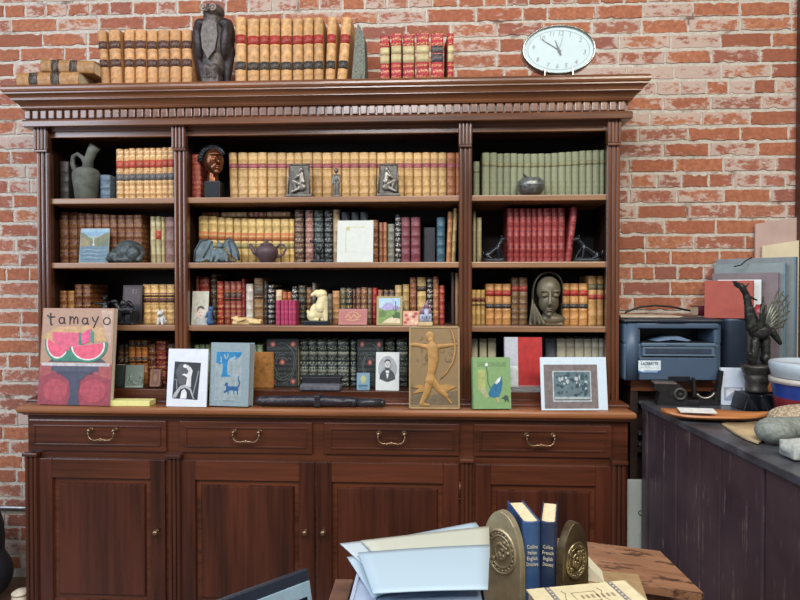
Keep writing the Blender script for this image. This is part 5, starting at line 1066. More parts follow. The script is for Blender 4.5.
def portfolio(label, near_px, Y, top_y, wid, th, cov, spine, tilt=0, dark_edge=None):
    p = at(near_px, top_y, Y); hh = p.z - CZ
    t = thing('portfolio', label, 'portfolio', (p.x, Y, CZ + .001), (0, 0, -TH), 'portfolios leaning at the right')
    mb = MB(); mb.box((-wid, -th / 2, 0), (-.006, -th / 2 + .003, hh), plain(cov, .6, 0, .06), .001); mb.box((-wid, th / 2 - .003, 0), (-.006, th / 2, hh), plain(cov, .6, 0, .06), .001); mb.build('cover', None, t)
    mb = MB(); mb.box((-.007, -th / 2, 0), (0, th / 2, hh), plain(spine, .5, 0, .06), .002); mb.build('spine', None, t)
    mb = MB(); mb.box((-wid + .004, -th / 2 + .004, .002), (-.008, th / 2 - .004, hh - .006), plain((150, 142, 128), .8)); mb.build('sheets', None, t)
    return t, hh
portfolio('big slate blue portfolio with wide spine, farthest right against the boards', 797, -.255, 257, .31, .030, (124, 132, 136), (92, 118, 134))
portfolio('blue-grey portfolio with cloth ties, second from right', 786, -.268, 263, .275, .020, (132, 144, 146), (110, 134, 146))
t, hh = portfolio('mauve grey portfolio standing before the blue-grey portfolio', 779, -.285, 272.5, .255, .020, (124, 112, 114), (128, 112, 122))
mb = MB(); q = [(734, 266.5), (741, 265), (746, 260.5), (752, 257.5)]
mb.tube([(lambda v: tuple(v))(at(a, b, -.20)) for a, b in q], .003, None, 6); 
o = mb.build('cloth_tie', plain((26, 30, 40), .6)); tag(o, 'dark ribbon tie lying over the top of the portfolios', 'ribbon')
# red box file on top of the bin
rz_t = lz(745, 280.5, -.285); rb = CZ + hb_ + .003
t = thing('red_folder', 'red cloth folder standing on edge behind the griffin statue', 'folder', (lx(754, -.30), -.298, rb), (0, 0, R(-22)))
mb = MB(); wd = .180; mb.box((-wid_ if False else -wd, -.012, 0), (0, -.008, rz_t - rb), plain((164, 78, 66), .6, 0, .06), .001); mb.box((-wd, .008, 0), (0, .012, rz_t - rb), plain((156, 74, 64), .6, 0, .06), .001); mb.box((-.005, -.012, 0), (0, .012, rz_t - rb), plain((174, 90, 76), .6), .001); mb.build('cover', None, t)
mb = MB(); mb.box((-wd + .004, -.007, .002), (-.006, .007, rz_t - rb - .004), plain((220, 224, 226), .7)); mb.build('papers', None, t)
t = thing('white_folder', 'white folder edge standing between red folder and mauve portfolio', 'folder', (lx(761.5, -.275), -.272, CZ + hb_ + .003), (0, 0, R(-22)))
t = t; mb = MB(); mb.box((-.16, -.009, 0), (0, .009, rz_t - rb + .004), plain((214, 222, 224), .6, 0, .03), .002); mb.build('cover', None, t)
# boards against the wall
for (xa_, xb_, yt, Y, c_, lb, nm_) in ((755, 812, 224, -.022, (188, 160, 148), 'pinkish translucent-looking board leaning against the brick wall at far right', 'pink_board'), (762, 820, 246, -.040, (214, 200, 168), 'cream board in front of the pinkish board at far right', 'cream_board')):
    a, b = at(xa_, yt, Y), at(xb_, yt - 9, Y)
    mb = MB(); mb.prism([(a.x, CZ + .001), (b.x, CZ + .001), (b.x, b.z), (a.x, a.z)], Y - .004, Y + .004, plain(c_, .6, 0, .08, 5)); o = mb.build(nm_); tag(o, lb, 'board')

# ------------------------------------------------------------------ dark chest and the things on it
HZ = .95
ch = thing('plank_chest', 'dark purple-brown plank chest with scuffed sides at the right', 'chest', (.861, -.352, 0), (0, 0, R(2.5)))
LG = 1.75; WD = .95
def scuffed():
    m, nt, b = nodes('scuffed paint'); co = objco(nt, (1, 1, 1)); n = noise(nt, co, 9, 8, .75); n2 = noise(nt, objco(nt, (60, 60, 5)), 1.0, 6, .7); n3 = noise(nt, co, 3, 3)
    c = mixc(nt, ramp(nt, n3, .3, .7), lin((58, 46, 52)), lin((84, 69, 73)))
    m1 = math_(nt, 'MULTIPLY', ramp(nt, n2, .56, .64), ramp(nt, n, .44, .56))
    c = mixc(nt, math_(nt, 'MULTIPLY', m1, .5), c, lin((150, 130, 120)))
    nt.links.new(c, b.inputs['Base Color']); b.inputs['Roughness'].default_value = .36; bump(nt, b, n, .2, .002); return m
SC = scuffed()
mb = MB(); mb.box((.02, -LG + .01, .02), (WD - .01, -.01, HZ - .02)); mb.build('body', SC, ch)
ys = [0, .055, .20, .30, .47, .60, .82, 1.02, 1.22, 1.42, LG]
for a, b in zip(ys, ys[1:]):
    mb = MB(); dd = random.uniform(0, .005); mb.box((dd if a else -.006, -b + .005, .0), (.02, -a - .001, HZ - .024), None, .005); mb.build('plank', SC, ch)
mb = MB(); mb.box((-.010, -LG - .01, HZ - .024), (WD, .002, HZ), None, .003); mb.build('top', plain((72, 74, 80), .34, 0, .4, 10, .1), ch)
for x in (.36, .66):
    mb = MB(); mb.box((x, -.012, .02), (x + .006, .0, HZ - .03)); mb.build('batten', SC, ch)
T = HZ + .0008
# tape dispenser
def on(px, py, z=HZ): return atz(px, py, z)
a = on(677, 405.5); t = thing('tape_dispenser', 'old dark cast iron tape dispenser at the back corner of the plank chest', 'tape dispenser', (a.x, a.y + .02, T), (0, 0, R(-8)))
CI = plain((34, 32, 34), .5, .3, .3, 40, .3)
mb = MB()
mb.prism([(-.072, .0), (.03, 0), (.050, .012), (.030, .040), (.028, .070), (.004, .088), (-.030, .090), (-.080, .082), (-.085, .066), (-.062, .050), (-.070, .02)], -.028, .028)
mb.box((.02, -.026, 0), (.085, .026, .022), None, .003); mb.build('body', CI, t)
mb = MB(); mb.torus(.020, .006, Matrix.Translation((.012, -.030, .046)) @ Matrix.Rotation(R(90), 4, 'X')); mb.cyl((.012, -.034, .046), (.012, -.028, .046), .006); mb.build('spool', plain((70, 66, 64), .4, .3), t)
mb = MB(); mb.box((-.085, -.03, .082), (.0, .03, .090), None, .003); mb.build('top_plate', plain((96, 84, 82), .4, .2), t)
# clamp like iron
a = on(706, 403); t = thing('iron_clamp', 'black iron fork-shaped clamp between tape dispenser and white packet', 'clamp', (a.x - .022, a.y - .035, T), (0, 0, R(-6)))
mb = MB(); oc = arc(-.002, .062, .045, .045, 205, 345, 14); ic = arc(-.002, .066, .034, .036, 345, 205, 14)
mb.prism(oc + ic, -.016, .016, CI); mb.prism([(-.044, .0), (.052, 0), (.044, .020), (.02, .024), (-.02, .024), (-.040, .018)], -.02, .02, CI); mb.prism([(.030, .02), (.052, .02), (.062, .095), (.066, .135), (.054, .138), (.044, .07)], -.014, .014, CI); mb.prism([(-.046, .03), (-.034, .03), (-.038, .105), (-.046, .105)], -.012, .012, CI); mb.build('frame', None, t)
mb = MB(); mb.tube([(x, -.017, z) for x, z in arc(-.002, .066, .036, .038, 215, 335, 12)], .003, plain((190, 180, 164), .3, .4), 8); mb.build('lit_edge', None, t)  # pale tube paints the light caught round the clamp opening
a = on(734, 407); t, w, h = (lambda Y: card('white paper packet with silvery picture leaning behind the black block', 'paper_packet', 'packet', 722.5, 746, 368, HZ, Y, .014, (204, 214, 226), R(3), rz=R(-4)))(a.y + .03)
A = Art(w, h); A.rect(.12, .12, .9, .48, (150, 160, 176)); A.poly([(.2, .2), (.5, .36), (.8, .18), (.8, .44), (.4, .46), (.2, .4)], (206, 212, 220)); A.build('packet_print', t)
# griffin on its pedestal
gy = -.475; a = on(758, 410); gx = lx(758, gy)
t = tag(MB().box((0, 0, 0), (0, 0, 0)).build('black_block') if False else sculpt('black_block', [('p', [(-.068, 0), (.046, 0), (.038, .060), (-.052, .060)], -.045, .06), ('e', (.055, .0, .026), (.058, .045, .030)), ('c', (-.05, -.044, .056), (-.02, -.05, .004), .006, .009), ('c', (.0, -.044, .056), (.02, -.052, .004), .006, .010), ('c', (.04, -.03, .05), (.09, -.036, .004), .008, .008)], plain((22, 24, 32), .4, 0, .3, 20, .2), None, .004, 3, (gx - .004, gy, T)), 'glossy black draped block under the griffin pedestal', 'block')
BZ = T + .0645
GB = plain((54, 54, 50), .42, .5, .45, 60, .35)
t = thing('griffin_statue', 'dark bronze winged griffin with raised neck standing on a round pedestal', 'statue', (gx, gy, BZ), (0, 0, R(6)))
SCL = .00388
def gp(px, py, y=0): return ((px - 758) * SCL, y, (390 - py) * SCL)
mb = MB(); mb.lathe([(0, 0), (.036, 0), (.038, .010), (.034, .016), (.040, .040), (.048, .062), (.044, .066), (.050, .072), (.056, .094), (.058, .098), (.054, .104), (0, .104)], None, 36); mb.build('pedestal', plain((74, 70, 66), .45, .4, .35, 60, .3), t)
sculpt('body', [('c', gp(751, 361, -.015), gp(754, 340, -.01), .012, .015), ('c', gp(767, 361, .0), gp(766, 338, .0), .014, .018), ('c', gp(758, 361, .02), gp(760, 340, .02), .011, .014), ('e', gp(760, 330), (.040, .036, .036)), ('c', gp(753, 326), gp(749, 308), .026, .017), ('c', gp(749, 308), gp(746, 294), .015, .012), ('c', gp(746, 294), gp(741, 286), .012, .012), ('c', gp(742, 287), gp(734, 282), .010, .006), ('c', gp(734, 282), gp(731, 281), .004, .0015), ('c', gp(738, 287), gp(733, 285), .005, .002), ('c', gp(745, 287), gp(749, 283), .005, .002), ('c', gp(772, 330), gp(781, 342), .016, .008), ('c', gp(750, 356, -.02), gp(747, 352, -.02), .010, .010), ('e', gp(750, 357, -.01), (.016, .02, .022)), ('e', gp(766, 357), (.018, .02, .022)), ('c', gp(749, 296, 0), gp(757, 300), .006, .003)], GB, t, .003, 2, rough=.003)
mb = MB()
root = Vector(gp(766, 332, .02))
tips = [(789, 288), (793, 291), (798, 295), (800, 302), (800, 311), (798, 319), (794, 327)]
for k, (a_, b_) in enumerate(tips):
    tip = Vector(gp(a_, b_, .05)); mid = root.lerp(tip, .5) + Vector((-.006, -.004, .006))
    mb.tube([root, mid, tip], [.006, .007, .002], None, 6)
for s_ in (.45, .62, .78, .92): mb.tube([root.lerp(Vector(gp(a_, b_, .05)), s_) for a_, b_ in tips], .0022, None, 5)
q = [root] + [root.lerp(Vector(gp(a_, b_, .052)), .97) for a_, b_ in tips]
vs = [mb.bm.verts.new(v + Vector((0, .002, 0))) for v in q[:1] + [root.lerp(v, .6) for v in q[1:]]]; vs2 = [mb.bm.verts.new(v.co + Vector((0, .003, 0))) for v in vs]
for k in range(1, len(vs) - 1): mb.bm.faces.new((vs[0], vs[k], vs[k + 1])); mb.bm.faces.new((vs2[0], vs2[k + 1], vs2[k]))
mb.build('right_wing'.replace('right_', ''), plain((120, 122, 112), .4, .5, .3, 60), t)
mb = MB(); root = Vector(gp(757, 328, -.02))
for (a_, b_) in ((758, 296), (756, 303), (761, 304), (752, 312)):
    mb.tube([root, root.lerp(Vector(gp(a_, b_, -.03)), .5) + Vector((.004, 0, 0)), Vector(gp(a_, b_, -.03))], [.012, .008, .002], None, 8)
mb.prism([(gp(746, 330)[0], gp(746, 330)[2]), (gp(757, 326)[0], gp(757, 326)[2]), (gp(759, 306)[0], gp(759, 306)[2]), (gp(752, 322)[0], gp(752, 322)[2])], -.034, -.026); mb.build('wing', GB, t)
# red capped bottle
yb_ = -.20; xb_ = lx(765, yb_)
# red bottle stands on top of the bin row: build it tall behind the statue on the chest
zt_ = lz(765, 305, -.44); xb_ = lx(765, -.44)
t = thing('bottle', 'slim dark bottle with a red cap behind the griffin wing', 'bottle', (xb_ + .008, -.375, T))
hb2 = zt_ - HZ; mb = MB(); mb.lathe([(0, 0), (.024, 0), (.026, .004), (.026, hb2 * .62), (.012, hb2 * .80), (.011, hb2 * .84), (0, hb2 * .84)], None, 24); mb.build('body', plain((70, 66, 76), .3), t)
mb = MB(); mb.lathe([(0, hb2 * .83), (.016, hb2 * .83), (.017, hb2 * .97), (.010, hb2 * .975), (.008, hb2), (0, hb2)], None, 20); mb.build('cap', plain((150, 44, 56), .4), t)
# tubs
a = on(800, 414); t = thing('food_tub', 'stacked tubs with white lid, blue band and red bottom at the right edge', 'tub', (lx(800, -.69) + .05, -.69, T))
r_ = lx(800, -.69) + .05 - lx(774, -.69); TUBW = plain((176, 190, 200), .3, 0, .03); z1, z2, z3, z4 = lz(790, 403, -.80) - HZ, lz(790, 388, -.80) - HZ, lz(790, 383, -.80) - HZ, lz(790, 366, -.80) - HZ
mb = MB(); mb.lathe([(0, 0), (r_ * .84, 0), (r_ * .88, z1)], plain((120, 36, 44), .35), 48); mb.lathe([(r_ * .88, z1), (r_ * .94, z2)], plain((34, 62, 140), .35), 48); mb.lathe([(r_ * .94, z2), (r_ * .985, z2), (r_ * .985, z3), (r_ * .80, z3 + .002)], plain((190, 184, 176), .4), 48); mb.build('container', None, t)
mb = MB(); mb.lathe([(r_ * .80, z3 + .001), (r_ * .92, z3 + .004), (r_ * .98, z4 * .88), (r_ * 1.0, z4 * .96), (r_ * .97, z4), (r_ * .90, z4 + .002), (r_ * .86, z4 * .96), (0, z4 * .95)], TUBW, 48); mb.build('lid', None, t)
# wooden dish with paper
a = on(720, 421); dishw = wood((150, 92, 50), (190, 126, 74), 'X', .4)
t = thing('wooden_dish', 'long leaf-shaped orange wooden dish with white paper in it on plank chest', 'dish', (a.x - .012, a.y + .014, T), (0, 0, R(-14)))
mb = MB(); m_ = 24; L_ = .175; rings = []
for k in range(m_ + 1):
    u = -1 + 2 * k / m_; wd = .062 * (1 - u * u) ** .6 * (1.1 - .2 * u); zc = .018 * u ** 4
    row_ = []
    for j_ in range(-4, 5):
        v = j_ / 4; row_.append((u * L_, v * wd + .02 * u, zc + .020 * v * v * (1 - .4 * u * u)))
    rings.append(row_)
top_ = [[mb.bm.verts.new((x, y, z + .006)) for x, y, z in r] for r in rings]; bot_ = [[mb.bm.verts.new((x, y * 1.03, z)) for x, y, z in r] for r in rings]
for gset, fl in ((top_, 0), (bot_, 1)):
    for p, q in zip(gset, gset[1:]):
        for j_ in range(8): mb.bm.faces.new((p[j_], q[j_], q[j_ + 1], p[j_ + 1])).smooth = True
for p, q, p2, q2 in [(top_[k], top_[k + 1], bot_[k], bot_[k + 1]) for k in range(m_)]:
    mb.bm.faces.new((p[0], p2[0], q2[0], q[0])); mb.bm.faces.new((p[8], q[8], q2[8], p2[8]))
mb.build('bowl', dishw, t)
mb = MB(); mb.box((-.12, -.008, .020), (.00, .040, .0225), None, 0, Matrix.Rotation(R(8), 4, 'X')); o = mb.build('paper_slip', plain((220, 222, 218), .6)); o.parent = None; o.location = (a.x - .004, a.y + .018, T + .004); o.rotation_euler = (0, 0, R(-8)); tag(o, 'white paper slip lying in the leaf-shaped wooden dish', 'paper')
# cream fan-shaped leaf
a = on(742, 431); mb = MB(); pts = [(p_.x - a.x, p_.y - a.y) for p_ in (on(*q_) for q_ in ((722, 425.5), (730, 424), (742, 425), (757, 425), (764, 432), (766, 441), (758, 445), (746, 441), (734, 434.5), (724, 427)))]
rng_ = [[], []]
vsT = [mb.bm.verts.new((x, y, .006 + .7 * x * x)) for x, y in pts]; vsB = [mb.bm.verts.new((x, y, .001 + .6 * x * x)) for x, y in pts]
cT = mb.bm.verts.new((0, 0, .006)); cB = mb.bm.verts.new((0, 0, .0))
for k in range(len(pts)):
    k2 = (k + 1) % len(pts); mb.bm.faces.new((cT, vsT[k], vsT[k2])).smooth = True; mb.bm.faces.new((cB, vsB[k2], vsB[k])); mb.bm.faces.new((vsT[k], vsB[k], vsB[k2], vsT[k2]))
tag(mb.build('dried_leaf', plain((188, 164, 124), .7, 0, .12, 20), None, (a.x, a.y, T), (0, 0, R(0))), 'pale tan fan-shaped dried leaf in front of the wooden dish', 'leaf')
# knobbly carved stone, pestle, white stone
a = on(790, 433); cxk, cyk = a.x + .068, a.y - .004
m_, nt_, b_ = nodes('knobbly'); co = objco(nt_); v_ = nt_.nodes.new('ShaderNodeTexVoronoi'); v_.inputs['Scale'].default_value = 95; nt_.links.new(co, v_.inputs['Vector'])
nt_.links.new(mixc(nt_, ramp(nt_, v_.outputs['Distance'], .2, .75), lin((190, 174, 148)), lin((150, 130, 106))), b_.inputs['Base Color']); b_.inputs['Roughness'].default_value = .7; bump(nt_, b_, math_(nt_, 'SUBTRACT', 1.0, v_.outputs['Distance']), .9, .01)
tag(sculpt('carved_gourd', [('e', (-.01, 0, .047), (.118, .052, .044)), ('e', (.09, .016, .052), (.09, .048, .046)), ('e', (-.08, -.01, .036), (.05, .05, .034))], m_, None, .004, 4, (cxk, cyk, T), rot=(0, 0, R(-18))), 'knobbly cream oblong shell-like gourd behind the grey pestle stone', 'gourd')
GST = plain((124, 130, 122), .75, 0, .25, 90, .3)
a = on(778, 447); tag(sculpt('pestle_stone', [('e', (0, 0, .040), (.056, .048, .0395)), ('c', (.0, .004, .042), (.10, .030, .042), .038, .034), ('e', (.12, .036, .042), (.05, .042, .038))], GST, None, .004, 5, (a.x + .008, a.y + .03, T)), 'rounded grey pestle stone lying on the plank chest', 'stone')
a = on(800, 460); tag(sculpt('pale_stone', [('e', (.03, .0, .028), (.075, .05, .027)), ('b', (-.03, -.035, .002), (.09, .035, .045))], plain((168, 172, 166), .8, 0, .15, 90, .3), None, .005, 6, (a.x + .0, a.y + .01, T)), 'pale grey stone block at the right edge in front of the pestle', 'stone')

# ------------------------------------------------------------------ bag and jar at the lower left corner
bz = thing('backpack', 'black backpack with blue panel on the floor at far left', 'bag', (lx(2, -.30) - .20, -.26, 0.0), (0, 0, R(8)))
sculpt('body', [('e', (0, 0, .28), (.15, .115, .26)), ('e', (.03, -.02, .14), (.165, .13, .14)), ('e', (-.06, 0, .46), (.07, .07, .12))], plain((26, 28, 36), .6, 0, .2, 20, .2), bz, .010, 3)
sculpt('front_panel', [('e', (.02, -.115, .30), (.105, .03, .20)), ('e', (.02, -.125, .16), (.11, .035, .10))], plain((44, 108, 176), .5, 0, .1), bz, .008, 2)
jx = -1.735
j = thing('round_jar', 'beige round lidded jar on the floor beside the sideboard', 'jar', (jx, -.38, 0))
jt = lz(22, 589, -.38); mb = MB(); mb.lathe([(0, 0), (.030, 0), (.036, .02), (.037, jt * .6), (.033, jt * .85), (.0, jt * .86)]); mb.build('body', plain((196, 180, 156), .5), j)
mb = MB(); mb.lathe([(.0, jt * .86), (.036, jt * .865), (.036, jt * .91), (.026, jt * .96), (.010, jt * .99), (.0, jt)]); mb.build('lid', plain((206, 192, 168), .5), j)

# ------------------------------------------------------------------ foreground
def dpt(px, py, z): return atz(px, py, z)
# worn wooden table at the right
TZ = .74
A1, B1_, C1, D1 = dpt(581, 541, TZ), dpt(660, 551, TZ), dpt(704, 594, TZ), dpt(647, 583, TZ)
u = Vector((B1_.x - A1.x, B1_.y - A1.y, 0)).normalized(); v = Vector((u.y, -u.x, 0))
tw = .27; td = .235
ori = Vector((B1_.x, B1_.y, 0)); cw = C1 - B1_; td = cw.dot(v) + .004; cxo = cw.dot(u)
ang = math.atan2(u.y, u.x)
tb = thing('wooden_side_table', 'worn brown wooden table with stained top in front of the sideboard', 'table', (ori.x, ori.y, 0), (0, 0, ang))
def worn():
    m, nt, b = nodes('worn veneer'); co = objco(nt, (2, 18, 18)); n = noise(nt, co, 1.5, 5); n2 = noise(nt, objco(nt, (9, 26, 9)), 1, 5, .7)
    c = mixc(nt, ramp(nt, n, .3, .7), lin((116, 80, 56)), lin((156, 114, 84))); c = mixc(nt, math_(nt, 'MULTIPLY', ramp(nt, n2, .55, .60), .85), c, lin((52, 32, 24)))
    nt.links.new(c, b.inputs['Base Color']); b.inputs['Roughness'].default_value = .38; return m
mb = MB(); mb.prism([(-tw, 0), (0, 0), (cxo, -td + .006), (cxo - .008, -td), (-tw, -td)], 0, .016, worn(), Matrix(((1, 0, 0, 0), (0, 0, 1, 0), (0, 1, 0, TZ - .016), (0, 0, 0, 1)))); mb.build('top', None, tb)
DW = wood((66, 38, 24), (104, 64, 40), 'X', .45)
mb = MB(); mb.box((-tw + .02, -td + .02, TZ - .05), (.0, -.02, TZ - .016), DW, .002); mb.build('apron', None, tb)
mb = MB(); mb.box((-tw + .01, -td + .004, TZ - .085), (cxo - .012, -.02, TZ - .060), worn(), .004); mb.build('under_shelf', None, tb)
for x in (-tw + .04, .0):
    for y in (-td + .035, -.035): mb = MB(); mb.box((x - .02, y - .02, 0), (x + .02, y + .02, TZ - .075), DW, .003); mb.build('leg', None, tb)
# desk (below the frame) carrying the foreground things
DZ = .735; DB = -1.605
dk = thing('desk', 'brown wooden desk in the foreground carrying papers and books', 'desk', (-.15, -1.95, 0))
mb = MB(); mb.box((-.62, -.30, DZ - .03), (.60, .345, DZ), wood((96, 62, 40), (140, 96, 64), 'X', .4), .004); mb.build('top', None, dk)
for x in (-.56, .54):
    for y in (-.25, .30): mb = MB(); mb.box((x - .025, y - .025, 0), (x + .025, y + .025, DZ - .03), DW, .003); mb.build('leg', None, dk)
# brass bookends and dictionaries
BB = plain((158, 146, 116), .42, .45, .18, 30, .05); BBD = plain((92, 78, 56), .34, .6, .25, 40, .05)
def bookend(label, x0, x1, ytop, depth, rz, mat, wd, th, hh, medal_face=-1):
    Yb = depth; xa = lx((x0 + x1) / 2, Yb)
    t = thing('brass_bookend', label, 'bookend', (xa, Yb, DZ + .0008), (0, 0, rz), 'arched brass bookends')
    pts = [(-wd / 2, 0), (wd / 2, 0), (wd / 2 * .98, hh * .55)] + [(wd / 2 * .98 * math.cos(R(a)), hh * .60 + hh * .40 * math.sin(R(a))) for a in range(10, 171, 10)] + [(-wd / 2 * .98, hh * .55)]
    mb = MB(); mb.prism(pts, -th / 2, th / 2, mat); o = mb.build('arched_plate', None, t)
    bv = o.modifiers.new('edge', 'BEVEL'); bv.width = .002; bv.segments = 2; bv.limit_method = 'ANGLE'; bv.angle_limit = R(50)
    mb = MB(); cz_ = hh * .66; M0 = Matrix.Translation((0, -th / 2 - .0005, cz_)) @ Matrix.Diagonal((1, 1, 1.18, 1)) @ Matrix.Rotation(R(90), 4, 'X')
    for r_, q in ((wd * .36, .003), (wd * .27, .002), (wd * .13, .003)): mb.torus(r_, q, M0)
    rr_ = random.Random(2)
    for k in range(22):
        a_ = 2 * math.pi * k / 22; mb.ball((wd * .315 * math.cos(a_), -th / 2 - .001, cz_ + wd * .37 * math.sin(a_)), (.004, .002, .003), None, None, 1)
    for k in range(12): mb.ball((rr_.uniform(-.2, .2) * wd, -th / 2 - .001, cz_ + rr_.uniform(-.2, .2) * wd), (.006, .003, .005), None, None, 1)
    mb.build('medallion', plain((170, 157, 126), .38, .5, .15, 60) if mat is BB else plain((140, 124, 92), .28, .85, .25, 80), t); return t
YB = -1.628
bookend('arched brass bookend with round medallion left of the blue dictionaries', 487, 521, 514, YB - .02, R(-46), BB, .098, .016, .232)
bookend('darker arched brass bookend with medallion right of the blue dictionaries', 560, 587, 521, YB - .028, R(38), BBD, .078, .018, .216)
BLUE = (50, 82, 126)
for (px, rz, lb, words) in ((533, R(8), 'blue dictionary on the left of the pair between brass bookends', ('Collins', 'Italian', 'English', 'Dictionary')), (549, R(-13), 'navy blue dictionary on the right of the pair between brass bookends', ('Collins', 'French', 'English', 'Dictionary'))):
    y0 = YB - .045; hh = .220
    t = book(lb, .034 if rz > 0 else .030, hh, .118, (lx(px, y0), y0, DZ + .001), rz=rz, color=BLUE if rz > 0 else (30, 46, 76), bulge=.006, group='blue dictionaries', rough=.5, wear=.12)
    for k, s_ in enumerate(words): text(s_, .0100, plain((206, 200, 178), .4, .2), t, (0, -.0008, hh * .78 - .0112 * k), name='title_line', sx=min(.8, (.029 if rz > 0 else .025) / (len(s_) * .0053)))
# cream decorated book on a thicker one
CB = .845
q = [dpt(525, 586, CB), dpt(623, 577, CB), dpt(656, 601, CB)]
d_ = Vector((q[1].x - q[0].x, q[1].y - q[0].y, 0)); wB = d_.length; ra = math.atan2(d_.y, d_.x)
t = thing('decorated_book', 'cream book with bordered title cover lying in front of the dictionaries', 'book', (q[0].x, q[0].y - .012, CB - .045), (0, 0, ra))
dB = .24
CRM = plain((206, 194, 158), .6, 0, .06, 60)
mb = MB(); mb.box((0, -dB, 0), (wB, 0, .003), CRM, .001); mb.box((0, -dB, .042), (wB, 0, .045), CRM, .001); mb.box((wB - .004, -dB, 0), (wB, 0, .045), CRM, .0015); mb.build('cover', None, t)
mb = MB(); mb.box((.004, -dB + .003, .0032), (wB - .005, -.003, .0418), plain((214, 190, 172), .8, 0, .08, 120)); mb.build('page_block', None, t)
mb = MB(); INK = plain((120, 118, 118), .5); INK2 = plain((150, 132, 104), .5)
for x in (.035, wB - .04): mb.box((x, -dB + .002, .0451), (x + .010, -.002, .0456), INK)
for k in range(22):
    for x in (.040, wB - .035): mb.cyl((x, -.008 - k * .0105, .0452), (x, -.008 - k * .0105, .0460), .0022, None, CRM, 8)
for (x0_, y0_, x1_, y1_) in ((.075, -.030, wB - .08, -.0285), (.075, -.062, wB - .08, -.0605), (.075, -.062, .0765, -.0285), (wB - .0815, -.062, wB - .08, -.0285)): mb.box((x0_, y0_, .0451), (x1_, y1_, .0456), INK2)
for k in range(7): mb.box((.088 + k * .010, -.052, .0451), (.0885 + k * .010 + .004, -.040, .0456), INK2)
for x in (.06, wB - .07): mb.tube([(x + .004 * math.sin(k * 1.6), -.02 - k * .010, .0454) for k in range(6)], .0009, INK2, 5)
mb.build('cover_print', None, t)
und = book('thick brown book under the cream decorated book', .049, wB * .92, .20, (q[0].x + .012 * math.cos(ra), q[0].y - .02, DZ + .0255), rot=(Matrix.Rotation(ra, 3, 'Z') @ Matrix.Rotation(R(90), 3, 'Y')).to_euler(), color=(110, 70, 48))
und.location = (q[0].x + .022, q[0].y - .215, DZ + .0255)
# folded cream paper
zf = DZ + .0758; a = dpt(580, 575, .845)
mb = MB(); mb.prism([(-.040, 0), (.036, 0), (.006, .030)], -.003, .05, plain((212, 206, 178), .6, 0, .05)); tag(mb.build('folded_note', None, None, (lx(590, -1.62), -1.60, zf), (0, 0, R(-10))), 'small folded cream note right of the brass bookends', 'note')
mb = MB(); mb.box((-.012, -.05, 0), (.10, .055, .074), plain((150, 124, 88), .6), .004); tag(mb.build('tan_box', None, None, (lx(595, -1.62), -1.60, DZ + .0008), (0, 0, R(-10))), 'low tan box under the folded cream note', 'box')
# papers on a letter tray
PZ = .93
a1 = dpt(352, 553, PZ); a2 = dpt(490, 546, PZ)
tr = thing('letter_tray', 'grey stacked letter tray holding white papers in the foreground', 'tray', ((a1.x + a2.x) / 2, a1.y, DZ + .0008))
W2 = (a2.x - a1.x) / 2
GP = plain((150, 164, 186), .4, 0, .06)
mb = MB(); mb.box((-W2 + .015, -.20, 0), (-W2 + .021, .0, PZ - DZ - .010), GP, .001); mb.box((-W2 + .05, -.22, 0), (-W2 + .056, -.02, PZ - DZ - .012), GP, .001); mb.box((W2 - .03, -.20, 0), (W2 - .024, 0, PZ - DZ - .014), GP, .001); mb.box((-W2 + .015, -.20, PZ - DZ - .020), (W2 - .024, 0, PZ - DZ - .014), GP, .001); mb.box((-W2 + .015, -.2, 0), (W2 - .024, 0, .006), GP, .001); mb.build('frame', None, tr)
mb = MB(); mb.box((-W2 + .024, -.19, .01), (-W2 + .046, -.01, PZ - DZ - .022), plain((44, 84, 84), .5), .002); mb.build('teal_folder', None, tr)
def sheet(label, name, x0, x1, y0, y1, z, rz, th, c, curl=0, nx=14):
    mb = MB(); m = plain(c, .55, 0, .015, 3); i = mb.mi(m); g1 = []; g2 = []
    for k in range(nx + 1):
        u_ = k / nx; x = x0 + (x1 - x0) * u_; r1 = []; r2 = []
        for j_ in range(7):
            v_ = j_ / 6; y = y0 + (y1 - y0) * v_; zz = curl * (1 - v_) * max(0, 1 - u_ * 2.5) * -1 + .004 * math.sin(u_ * 3) * v_
            r1.append(mb.bm.verts.new((x + curl * .5 * (1 - v_) * max(0, 1 - 3 * u_), y, zz + th))); r2.append(mb.bm.verts.new((x + curl * .5 * (1 - v_) * max(0, 1 - 3 * u_), y, zz)))
        g1.append(r1); g2.append(r2)
    for g_ in (g1, g2):
        for p, q_ in zip(g_, g_[1:]):
            for j_ in range(6): mb.bm.faces.new((p[j_], q_[j_], q_[j_ + 1], p[j_ + 1])).smooth = True
    for k in range(nx):
        mb.bm.faces.new((g1[k][0], g2[k][0], g2[k + 1][0], g1[k + 1][0])); mb.bm.faces.new((g1[k][6], g1[k + 1][6], g2[k + 1][6], g2[k][6]))
    for j_ in range(6):
        mb.bm.faces.new((g1[0][j_], g1[0][j_ + 1], g2[0][j_ + 1], g2[0][j_])); mb.bm.faces.new((g1[nx][j_], g2[nx][j_], g2[nx][j_ + 1], g1[nx][j_ + 1]))
    return tag(mb.build(name, None, None, ((a1.x + a2.x) / 2, a1.y, z), (0, 0, rz)), label, 'paper', 'papers on the letter tray')
